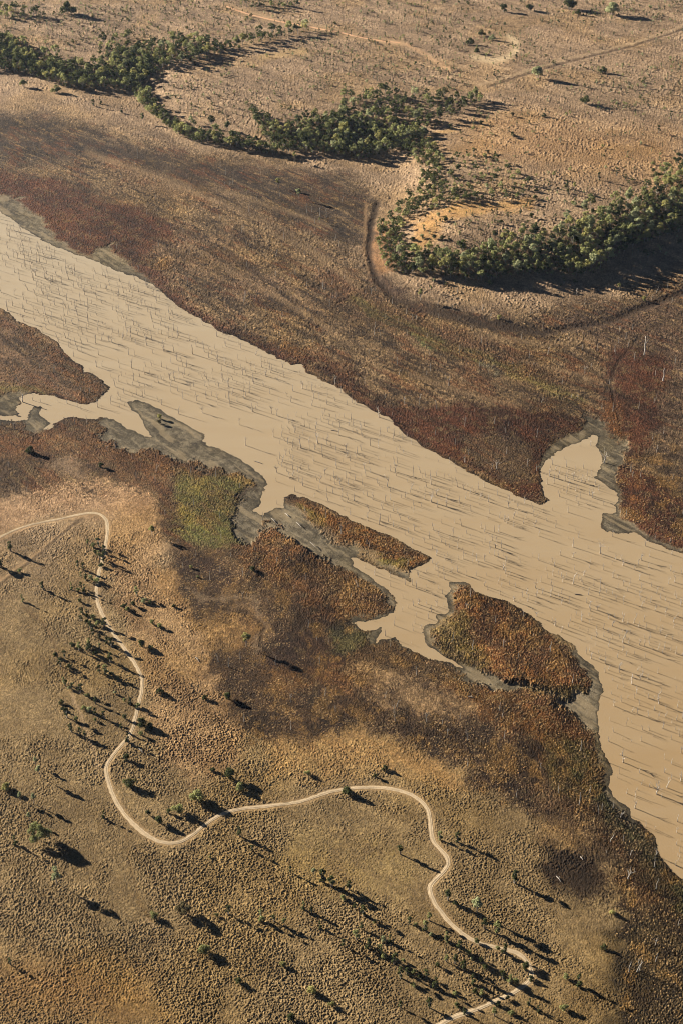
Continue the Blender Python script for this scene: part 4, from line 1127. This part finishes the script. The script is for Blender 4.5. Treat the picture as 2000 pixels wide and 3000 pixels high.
def dead(style, px, py, h, zone, single=False, label=None):
    sd_ = random.randrange(4); key = (style, sd_)
    if key not in DK:
        tr, br = dead_kit(style, sd_)
        DK[key] = (mesh_np("dead_trunk", *tr, m_dead), [mesh_np("dead_branch", *b, m_dead) for b in br], mesh_np("dead_tree", *join([tr] + br), m_dead), join([tr] + br))
    T_, B_, W_, _ = DK[key]
    x, y, z = place(px, py) if zone == 'bank' else (*[float(v) for v in ground(px, py)], 0.0)
    if single:
        o = link("dead_tree", W_)
    else:
        o = bpy.data.objects.new("dead_tree", None); C.objects.link(o); o.empty_display_size = .1
        link("trunk", T_, o)
        for b in B_: link("branch", b, o)
    o.location = (x, y, z); o.rotation_euler = (0, 0, random.random() * 6.28); gk = random.uniform(.6, 1.1) * (.75 if style == 'leaning' and zone == 'water' else 1)
    o.scale = (h * gk, h * gk, h)
    o["category"] = "dead tree"
    THINGS.append(dict(o=o, look=style, px=px, py=py, zone=zone, label=label, cat="dead tree", name="dead_tree"))

DEADQ = {
 q3: "275,180,40 370,205,35 605,515,60 675,410,45 515,398,30 35,250,42 110,300,36 240,297,20 270,305,14 210,270,46 380,360,40 110,200,40 355,270,40 405,285,30 530,600,42 510,665,30 840,655,36 930,720,38 1055,665,42 820,725,36 695,285,36 820,365,40 815,480,40 850,545,32 950,565,30 1050,600,42 1165,585,40 1215,500,36 1115,545,32 1020,360,20 1095,405,22 1345,620,30 1340,655,18 1380,880,50 1460,860,45 1310,850,22 1255,830,36 1160,715,40 1250,725,42 1100,775,32 1285,930,30 1490,730,36 1440,940,30 1470,1040,40 1530,1090,30 1390,1055,36 600,145,36 585,365,40 440,400,40 755,430,42 885,450,42 940,440,45 1130,870,40 165,90,40 90,110,36 270,395,22 415,530,16 360,435,30",
 q4: "20,890,36 60,965,22 110,1010,30 245,990,42 330,1020,70 240,825,36 300,830,18 530,1060,42 590,1090,26 410,1130,52 480,1150,32 210,1060,50 1150,1110,40 1125,1010,26 495,950,26 30,1120,36",
 q6: "175,40,36 225,35,22 305,95,24 400,120,30 455,50,24 510,110,40 655,90,32 690,130,26 765,40,28 705,165,32 655,225,32 530,275,28 725,310,22 975,250,36 1060,330,52 965,360,36 920,375,26 890,350,40 1200,265,30 1290,245,34 1500,330,36 1260,410,30 1290,600,62 1340,510,45 1290,505,40 1100,500,40 1135,440,42 1225,490,32 1480,630,36 1240,580,22 1225,620,42 1365,610,32 1455,880,52 1330,790,40 1450,740,26 1380,1000,24 1290,1150,46 1060,160,40 1185,190,50 905,110,32 980,70,32 340,350,40 275,455,16 340,480,18 240,520,24",
 q8: "1265,45,14 1375,75,18 1445,120,48 1490,90,40 1555,60,40 1345,185,36 1540,245,30 1395,270,26 1480,20,24",
}
dl = []
for fn, txt in DEADQ.items():
    for w in txt.split():
        a, b, h = (float(v) for v in w.split(','))
        (px, py), = fn("%f,%f" % (a, b)); dl.append((px, py, h))
# the many more that stand between them
rs = np.random.default_rng(3)
gxy = [ground(p[0], p[1]) for p in dl]
tries = 0
while len(dl) < 1500 and tries < 200000:
    tries += 1
    px = rs.uniform(-10, 2010); py = rs.uniform(600, 2560)
    w = float(sample(SD_W, np.array([px]), np.array([py]))[0])
    if w < 9: continue
    a_, b_ = ground(px, py)
    if rs.random() > sstep(.34, .60, float(fbm(np.array([a_ / 45]), np.array([b_ / 45]), 301, 3)[0])) + .2: continue
    if rs.random() > (float(scale_at(600)) / float(scale_at(py))) ** 2.1: continue
    if px < 800 and py > 1200 and py < 1500: continue
    gx, gy = ground(px, py)
    if min((gx - a) ** 2 + (gy - b) ** 2 for a, b in gxy) < 3.2 ** 2: continue
    gxy.append((gx, gy)); dl.append((px, py, rs.uniform(10, 34)))
hv = []
for px, py, hz in dl:
    d = PITCH - math.atan((1500 - py) / F)
    h = hz / 1.568 / (float(scale_at(py)) * math.cos(d))
    h = float(np.clip(h * 1.05, 2.0, 12))
    hv.append((h * float(scale_at(py)), px, py, h))
hv.sort(reverse=True)
for k, (_, px, py, h) in enumerate(hv[:285]):
    st = random.choices(['straight', 'forked', 'leaning', 'branchy'], [.18, .30, .20, .32])[0]
    dead(st, px, py, h, 'water', single=False)
Vs = []; Qs = []; o_ = 0
for _, px, py, h in hv[285:]:
    st = random.choices(['straight', 'forked', 'leaning'], [.6, .2, .2])[0]
    tr, br = dead_kit(st, random.randrange(4)); v, q = join([tr] + br)
    x, y = ground(px, py); r = random.random() * 6.28; c, s_ = math.cos(r), math.sin(r)
    Vs.append(v @ np.array([[c, s_, 0], [-s_, c, 0], [0, 0, 1]]) * h + np.array([x, y, 0])); Qs.append(q + o_); o_ += len(v)
ob = link("drowned_saplings", mesh_np("drowned_saplings", np.vstack(Vs), np.vstack(Qs), m_dead))
tag(ob, "scatter of the smallest thin dead saplings standing all over the muddy lake", "dead trees", kind="stuff")

# thin grey poles left standing over the flats
Vs = []; Qs = []; o_ = 0
rs = np.random.default_rng(29); n_p = 0; tries = 0
while n_p < 420 and tries < 40000:
    tries += 1
    px = rs.uniform(0, 2000); py = rs.uniform(420, 2900)
    w = float(sample(SD_W, np.array([px]), np.array([py]))[0]); rd = float(sample(RR, np.array([px]), np.array([py]))[0])
    if w > -8 or rd < .3 or rs.random() > (1.2 / float(scale_at(py))) ** 1.5: continue
    st = random.choices(['straight', 'forked', 'leaning'], [.6, .2, .2])[0]
    tr, br = dead_kit(st, random.randrange(4)); v, q = join([tr] + br)
    x, y, z = place(px, py); h = rs.uniform(3, 8.5); r = random.random() * 6.28; c, s_ = math.cos(r), math.sin(r)
    Vs.append(v @ np.array([[c, s_, 0], [-s_, c, 0], [0, 0, 1]]) * np.array([h * .8, h * .8, h]) + np.array([x, y, z])); Qs.append(q + o_); o_ += len(v); n_p += 1
ob = link("bank_poles", mesh_np("bank_poles", np.vstack(Vs), np.vstack(Qs), m_dead))
tag(ob, "scatter of thin grey dead poles standing among the reeds of the banks", "dead trees", kind="stuff")

BANKD = [
 (q8, 1315, 510, 52, 'branchy', "white branching snag in the brown reeds at lower right"),
 (q8, 1280, 228, 36, 'branchy', "white snag on the reedy shore beside the lake's lower end"),
 (q8, 1442, 402, 32, 'branchy', "white snag at the water's edge at far lower right"),
 (q8, 1325, 402, 22, 'stump', "broken white stump in the reeds above the branching snag"),
 (q8, 1440, 815, 32, 'forked', "pale forked snag low in the dark reeds at the right edge"),
 (q8, 1090, 172, 56, 'straight', "thin pale snag standing in reeds beside the dark burnt hollow"),
 (q8, 850, 215, 14, 'straight', "tiny pale snag at the foot of the burnt hollow"),
 (q8, 1070, 35, 14, 'leaning', "small pale leaning snag near the green shore reeds"),
 (q4, 170, 740, 62, 'branchy', "white snag on the far shore at the waterline"),
 (q4, 565, 785, 50, 'forked', "white forked snag in the red reeds of the far bank"),
 (q4, 710, 978, 58, 'branchy', "branching white snag on the grey-brown part of the red bank"),
 (q4, 565, 948, 46, 'leaning', "leaning white snag left of the branching snag on the red bank"),
 (q4, 360, 655, 30, 'branchy', "small white snag high on the brown flats"),
 (q4, 490, 597, 50, 'forked', "pale forked snag on the brown flats above the red reeds"),
 (q4, 895, 988, 36, 'leaning', "pale leaning snag over the bay's reedy edge"),
 (q4, 1205, 950, 62, 'branchy', "tall white branching snag in the mud of the bay"),
 (q4, 1080, 182, 34, 'branchy', "bright white snag in front of the right wood's shadow"),
 (q4, 1520, 1025, 28, 'forked', "pale forked snag in the red reeds at the right edge"),
 (q4, 1388, 455, 112, 'leaning', "tallest leaning white trunk on the flats near the right edge"),
 (q4, 645, 250, 30, 'forked', "pale forked snag on the dark old watercourse"),
 (q4, 530, 170, 26, 'straight', "thin pale snag at the lower edge of the right wood"),
 (q4, 1475, 575, 60, 'straight', "straight grey snag on the dark flats at the right edge"),
 (q4, 1115, 540, 40, 'forked', "forked grey snag on the flats between two red reed beds"),
 (q4, 860, 470, 34, 'straight', "thin grey snag in the upper red reed strip"),
 (q4, 640, 400, 30, 'straight', "thin grey snag left in the upper red reed strip"),
 (q3, 1540, 590, 46, 'forked', "pale forked snag on the far shore right of the reed notch"),
 (q1, 305, 685, 34, 'straight', "thin grey snag on the dark brown flats at upper left"),
 (q1, 1410, 975, 40, 'straight', "thin grey snag on the dark flats below the middle wood"),
 (q1, 1470, 1000, 44, 'straight', "thin grey snag right of another on the dark flats"),
 (q1, 1500, 1000, 40, 'straight', "thin grey snag farthest right of the three on the dark flats"),
 (q6, 75, 345, 34, 'leaning', "pale leaning snag in the orange reeds of the inner bank"),
 (q6, 570, 445, 30, 'forked', "pale forked snag near the peninsula's notch"),
 (q6, 880, 570, 14, 'stump', "white stump in the middle of the reedy peninsula"),
 (q5, 790, 700, 14, 'leaning', "small fallen-looking white snag on the pale tussocks"),
 (q3, 195, 350, 26, 'stump', "black stump at the tip of the western reedy headland's shore"),
 (q3, 105, 670, 34, 'stump', "black stump in the shallow western inlet"),
]
for fn, a, b, hz, st, lab in BANKD:
    (px, py), = fn("%f,%f" % (a, b))
    d = PITCH - math.atan((1500 - py) / F)
    h = hz / 1.568 / (float(scale_at(py)) * math.cos(d))
    dead(st, px, py, float(np.clip(h, 2, 17)), 'bank', label=lab)

# --- fallen logs
LOGS = [(q8, 985, 500, 1005, 525, "pale log lying in the dark burnt hollow at lower right"), (q8, 1095, 410, 1106, 425, "short pale log in the brown reeds left of the white snag"),
        (q5, 1248, 32, 1268, 52, "black log at the neck of mud below the spit"), (q5, 1310, 8, 1328, 24, "pale log lying on the mud below the spit, upper one"),
        (q5, 1362, 50, 1385, 72, "pale log lying on the mud, middle one of three"), (q5, 1425, 140, 1450, 165, "dark log low on the mud strip"),
        (q6, 580, 850, 606, 856, "short white log in the reeds under the grey channel mud"), (q5, 900, 670, 915, 690, "pale log on the tussocks west of the dark patch"),
        (q3, 1520, 800, 1548, 806, "black log floating in open water by the far bank"), (q3, 1170, 943, 1205, 955, "black log in the water off the mud spit's end"),
        (q6, 1070, 378, 1102, 382, "dark log floating in mid lake beside a dead tree"), (q5, 640, 1090, 660, 1110, "grey log on the tussocks below the wide dark bush")]
for fn, a, b, c, d_, lab in LOGS:
    (p0, p1) = fn("%f,%f %f,%f" % (a, b, c, d_))
    x0, y0, z0 = place(*p0); x1, y1, z1 = place(*p1)
    L = math.hypot(x1 - x0, y1 - y0)
    zz = .25 if float(sample(SD_W, np.array([p0[0]]), np.array([p0[1]]))[0]) > 0 else None
    z0 = zz if zz else z0 + .55; z1 = zz if zz else z1 + .55
    r = .32
    m_ = np.array([(x0 + x1) / 2, (y0 + y1) / 2, (z0 + z1) / 2 + .1])
    p0_ = np.array([x0, y0, z0]); p1_ = np.array([x1, y1, z1])
    parts = [tube([p0_ - m_, [.1, .15, 0], p1_ - m_], [r, r * .85, r * .5], 7), tube([np.array([.1, .15, 0]), np.array([.5, 1.0, .9])], [r * .4, r * .2], 5)]
    o = link("fallen_log", mesh_np("fallen_log", *join(parts), m_dead), loc=tuple(m_))
    tag(o, lab, "log", "fallen logs")

# ------------------------------------------------------------------ labels by look and place
AN_WOOD = [(1130,860,"at the right wood's left tip"),(1230,800,"left end of the right wood"),(1330,850,"front of the right wood's left end"),(1440,780,"right wood above the black shadow"),(1520,850,"front of the right wood's middle"),(1600,740,"upper side of the right wood's middle"),(1680,800,"heart of the right wood"),(1760,690,"upper right wood below the tan plain"),(1830,760,"lower right wood by the shadow"),(1900,640,"right wood near the right edge"),(1970,700,"right wood at the photo edge"),(1960,560,"top corner of the right wood"),
  (430,310,"head of the narrow tree band"),(470,350,"narrow tree band's upper bend"),(560,400,"narrow tree band's middle"),(650,420,"narrow tree band's lower half"),(760,440,"narrow tree band's right end"),(780,380,"middle wood's left end"),(860,400,"middle wood's left half"),(900,450,"front of the middle wood"),(960,380,"middle wood's centre"),(1040,440,"front right of the middle wood"),(1080,380,"middle wood's dark core"),(1160,420,"middle wood's right end"),(1060,320,"sparse top of the middle wood"),(1180,330,"sparse upper right of the middle wood"),(1300,320,"sparse trees right of the middle wood"),
  (1230,480,"upper gully scrub"),(1260,560,"gully scrub's centre"),(1200,600,"lower gully scrub"),(1340,570,"gully scrub's right arm"),(1450,540,"sparse scrub above the spur"),(1150,680,"scrub at the gully mouth"),(1140,760,"scrub on the spur's left face")]
AN_PLAIN = [(150,100,"upper left plain"),(500,100,"plain above the left wood"),(800,80,"plain by the red road"),(1100,60,"plain beyond the red road"),(1420,140,"plain round the bare ring"),(1700,60,"far upper right plain"),(1900,150,"plain above the straight track"),(1650,250,"plain below the straight track"),(1900,350,"right plain's middle"),(1500,380,"plain right of the middle wood"),(700,250,"tan slope above the narrow tree band"),(950,230,"tan slope above the middle wood"),(1750,520,"plain above the right wood"),(1300,620,"tan spur's left end"),(1420,610,"tan spur's bright crest"),(1400,690,"tan spur's foot"),(1530,640,"tan spur's middle"),(1600,590,"slope behind the spur"),(1660,650,"tan spur's right end"),(1850,590,"plain near the right wood"),(1350,480,"slope above the gully"),(1950,480,"plain at the right edge"),(1200,200,"plain below the red road's end"),(600,180,"slope beside the left wood")]
AN_ROW1 = [(270,1600,"under the track's top corner"),(240,1690,"left of the track's upper straight"),(250,1760,"left of the track below its straight"),(265,1830,"left of the track's first bend"),(290,1900,"midway down the track's left row"),(310,1970,"left row beside the track's bulge"),(190,1960,"outlying left shrubs by the faint path"),(195,2020,"shrubs on the faint path"),(260,2090,"low end of the left row"),(240,2140,"last shrubs of the left row"),(370,2100,"hugging the track above its hairpin"),(380,1790,"right side of the track's upper bend"),(425,1760,"pale tussocks right of the track")]
AN_ROW2 = [(1220,2715,"head of the lower right shrub row"),(1300,2760,"middle of the lower right shrub row"),(1380,2810,"foot of the lower right shrub row"),(1450,2860,"end of the shrub row by the last bend"),(1130,2780,"second shrub row at lower right"),(1180,2850,"second shrub row's middle"),(1240,2870,"second shrub row's right end"),(1060,2700,"grass left of the shrub rows"),(1030,2770,"left fringe of the lower shrubs"),(1450,2790,"beside the track's lower straight"),(1340,2910,"above the track's last stretch"),(1260,2960,"left of the track's end near the bottom"),(1480,2940,"right of the track's last stretch"),(1380,2980,"at the track's end on the bottom edge")]
AN_WATER = [(60,900,"off the western headland"),(60,1010,"by the headland's upper shore"),(180,870,"in the lake's upper left"),(150,960,"off the headland's long shore"),(300,900,"in the upper lake"),(290,1010,"off the headland's point"),(400,950,"in the upper middle lake"),(420,1050,"below the far shore's slope"),(520,1000,"by the far red shore"),(540,1090,"in the widest upper lake"),(340,1160,"near the inlet's mouth"),(520,1180,"off the grey spit's start"),(640,1150,"off the grey spit's middle"),(700,1040,"along the far shore's middle"),(680,1260,"off the spit's outer side"),(760,1140,"in mid lake"),(820,1220,"in mid lake off the spit"),(870,1120,"off the far shore's reed notch"),(930,1240,"in mid lake facing the spit's end"),(870,1310,"off the spit's end"),(980,1330,"off the small reed headland"),(1020,1220,"under the far red bank"),(1120,1320,"mid lake under the red bank"),(1060,1430,"off the small headland's tip"),(1210,1420,"off the red bank's lower shore"),(1160,1530,"in the lake's wide middle"),(1300,1500,"off the red bank's point"),(1280,1600,"off the reedy peninsula's head"),(1180,1730,"in the channel by the peninsula"),(1400,1570,"off the small bay"),(1420,1680,"off the peninsula's upper shore"),(1520,1600,"in the lake below the bay"),(1540,1730,"off the peninsula's outer shore"),(1640,1620,"off the right-hand mud point"),(1650,1720,"in the lower middle lake"),(1700,1440,"in the bay"),(1660,1830,"among the thick snags off the peninsula"),(1790,1660,"by the right-hand red shore"),(1790,1770,"in the lower lake's centre"),(1800,1880,"in the densest snag group"),(1920,1720,"at the lake's right edge, upper part"),(1930,1830,"at the lake's right edge, middle"),(1940,1940,"at the right edge beside dense snags"),(1840,2000,"in the lower lake"),(1850,2120,"off the green shore"),(1950,2080,"at the right edge of the lower lake"),(1830,2260,"in the lake's tapering end"),(1930,2230,"right side of the tapering end"),(1870,2360,"along the last shore"),(1960,2380,"at the lake's end corner")]
WORDS = "zero one two three four five six seven eight nine ten eleven twelve thirteen fourteen fifteen sixteen seventeen eighteen nineteen twenty".split()
ORD = "zeroth first second third fourth fifth sixth seventh eighth ninth tenth eleventh twelfth thirteenth fourteenth fifteenth sixteenth seventeenth eighteenth nineteenth twentieth".split()
PHR = {'straight': "bare dead trunk", 'forked': "forked dead tree", 'leaning': "leaning dead trunk", 'branchy': "branching dead tree"}
GRP = {'plain': "lone shrubs on the far plain", 'row1': "shrubs along the left stretch of track", 'row2': "shrubs around the track's last bend", 'water': "dead trees standing in the lake"}
clus = {}
for t in THINGS:
    z = t['zone']
    if t['label']:
        tag(t['o'], t['label'], None, {'bush': "lone bushes", 'tree': "lone trees", 'dead tree': "dead trees on the banks"}[t['cat']]); continue
    an = {'plain': AN_PLAIN, 'row1': AN_ROW1, 'row2': AN_ROW2, 'water': AN_WATER}.get(z, AN_WOOD)
    ax, ay, ph = min(an, key=lambda a: (a[0] - t['px']) ** 2 + 2 * (a[1] - t['py']) ** 2)
    base = PHR[t['look']] if t['cat'] == "dead tree" else t['look'] + " " + ("gum" if t['cat'] == "tree" else "shrub")
    clus.setdefault((base, ph, GRP.get(z, "tall gum trees of the woods")), []).append(t)
for (base, ph, grp), L in clus.items():
    L.sort(key=lambda t: t['px'])
    n = len(L)
    join_ = "" if ph.split()[0] in ("off", "by", "in", "below", "along", "near", "under", "among", "at", "left", "midway", "hugging", "beside", "above", "right") and ph.split()[1] in ("of","the","in","mid","far","track's","dense","down","wood's","side","a") and not ph.startswith(("left end","right wood","right plain","left row","left fringe","right side")) else "in the "
    if ph.startswith(("left of", "right of")): join_ = ""
    if ph.startswith("right side"): join_ = "on the "
    for k, t in enumerate(L):
        if n == 1: lab = "only %s %s%s" % (base, join_, ph)
        elif k == 0: lab = "leftmost of %s %ss %s%s" % (WORDS[min(n, 20)], base, join_, ph)
        elif k == n - 1: lab = "rightmost of %s %ss %s%s" % (WORDS[min(n, 20)], base, join_, ph)
        else: lab = "%s from left of %s %ss %s%s" % (ORD[min(k + 1, 20)], WORDS[min(n, 20)], base, join_, ph)
        if len(lab.split()) > 16: lab = lab.replace(" from left of ", " of ")
        tag(t['o'], lab, None, grp)
big = sorted(((len(v), k) for k, v in clus.items()), reverse=True)[:6]
print("largest label clusters", big)
print("objects", len(bpy.data.objects), "max words", max(len(t['o']["label"].split()) for t in THINGS))

# ------------------------------------------------------------------ the air
hz = bpy.data.materials.new("haze"); hz.use_nodes = True
hn = hz.node_tree.nodes; hl = hz.node_tree.links
hn.remove(hn["Principled BSDF"])
pv = hn.new("ShaderNodeVolumePrincipled")
pv.inputs["Color"].default_value = (.62, .78, 1.0, 1)
pv.inputs["Density"].default_value = 0.8e-5
pv.inputs["Anisotropy"].default_value = .2
hl.new(pv.outputs[0], hn["Material Output"].inputs["Volume"])
xm = float(np.abs(X).max()) + 50; y0 = float(YR[0]) - 50; y1 = float(YR[-1]) + 50; zb = float(Zf.min()) - 1.0; zt = HC + 20
hv_ = [(a, b, c) for c in (zb, zt) for b in (y0, y1) for a in (-xm, xm)]
hf_ = [(0, 2, 3, 1), (4, 5, 7, 6), (0, 1, 5, 4), (2, 6, 7, 3), (0, 4, 6, 2), (1, 3, 7, 5)]
ho = link("haze", mesh_np("haze", np.array(hv_), np.array(hf_), hz)); ho["kind"] = "stuff"; ho["label"] = "thin pale haze in the air"
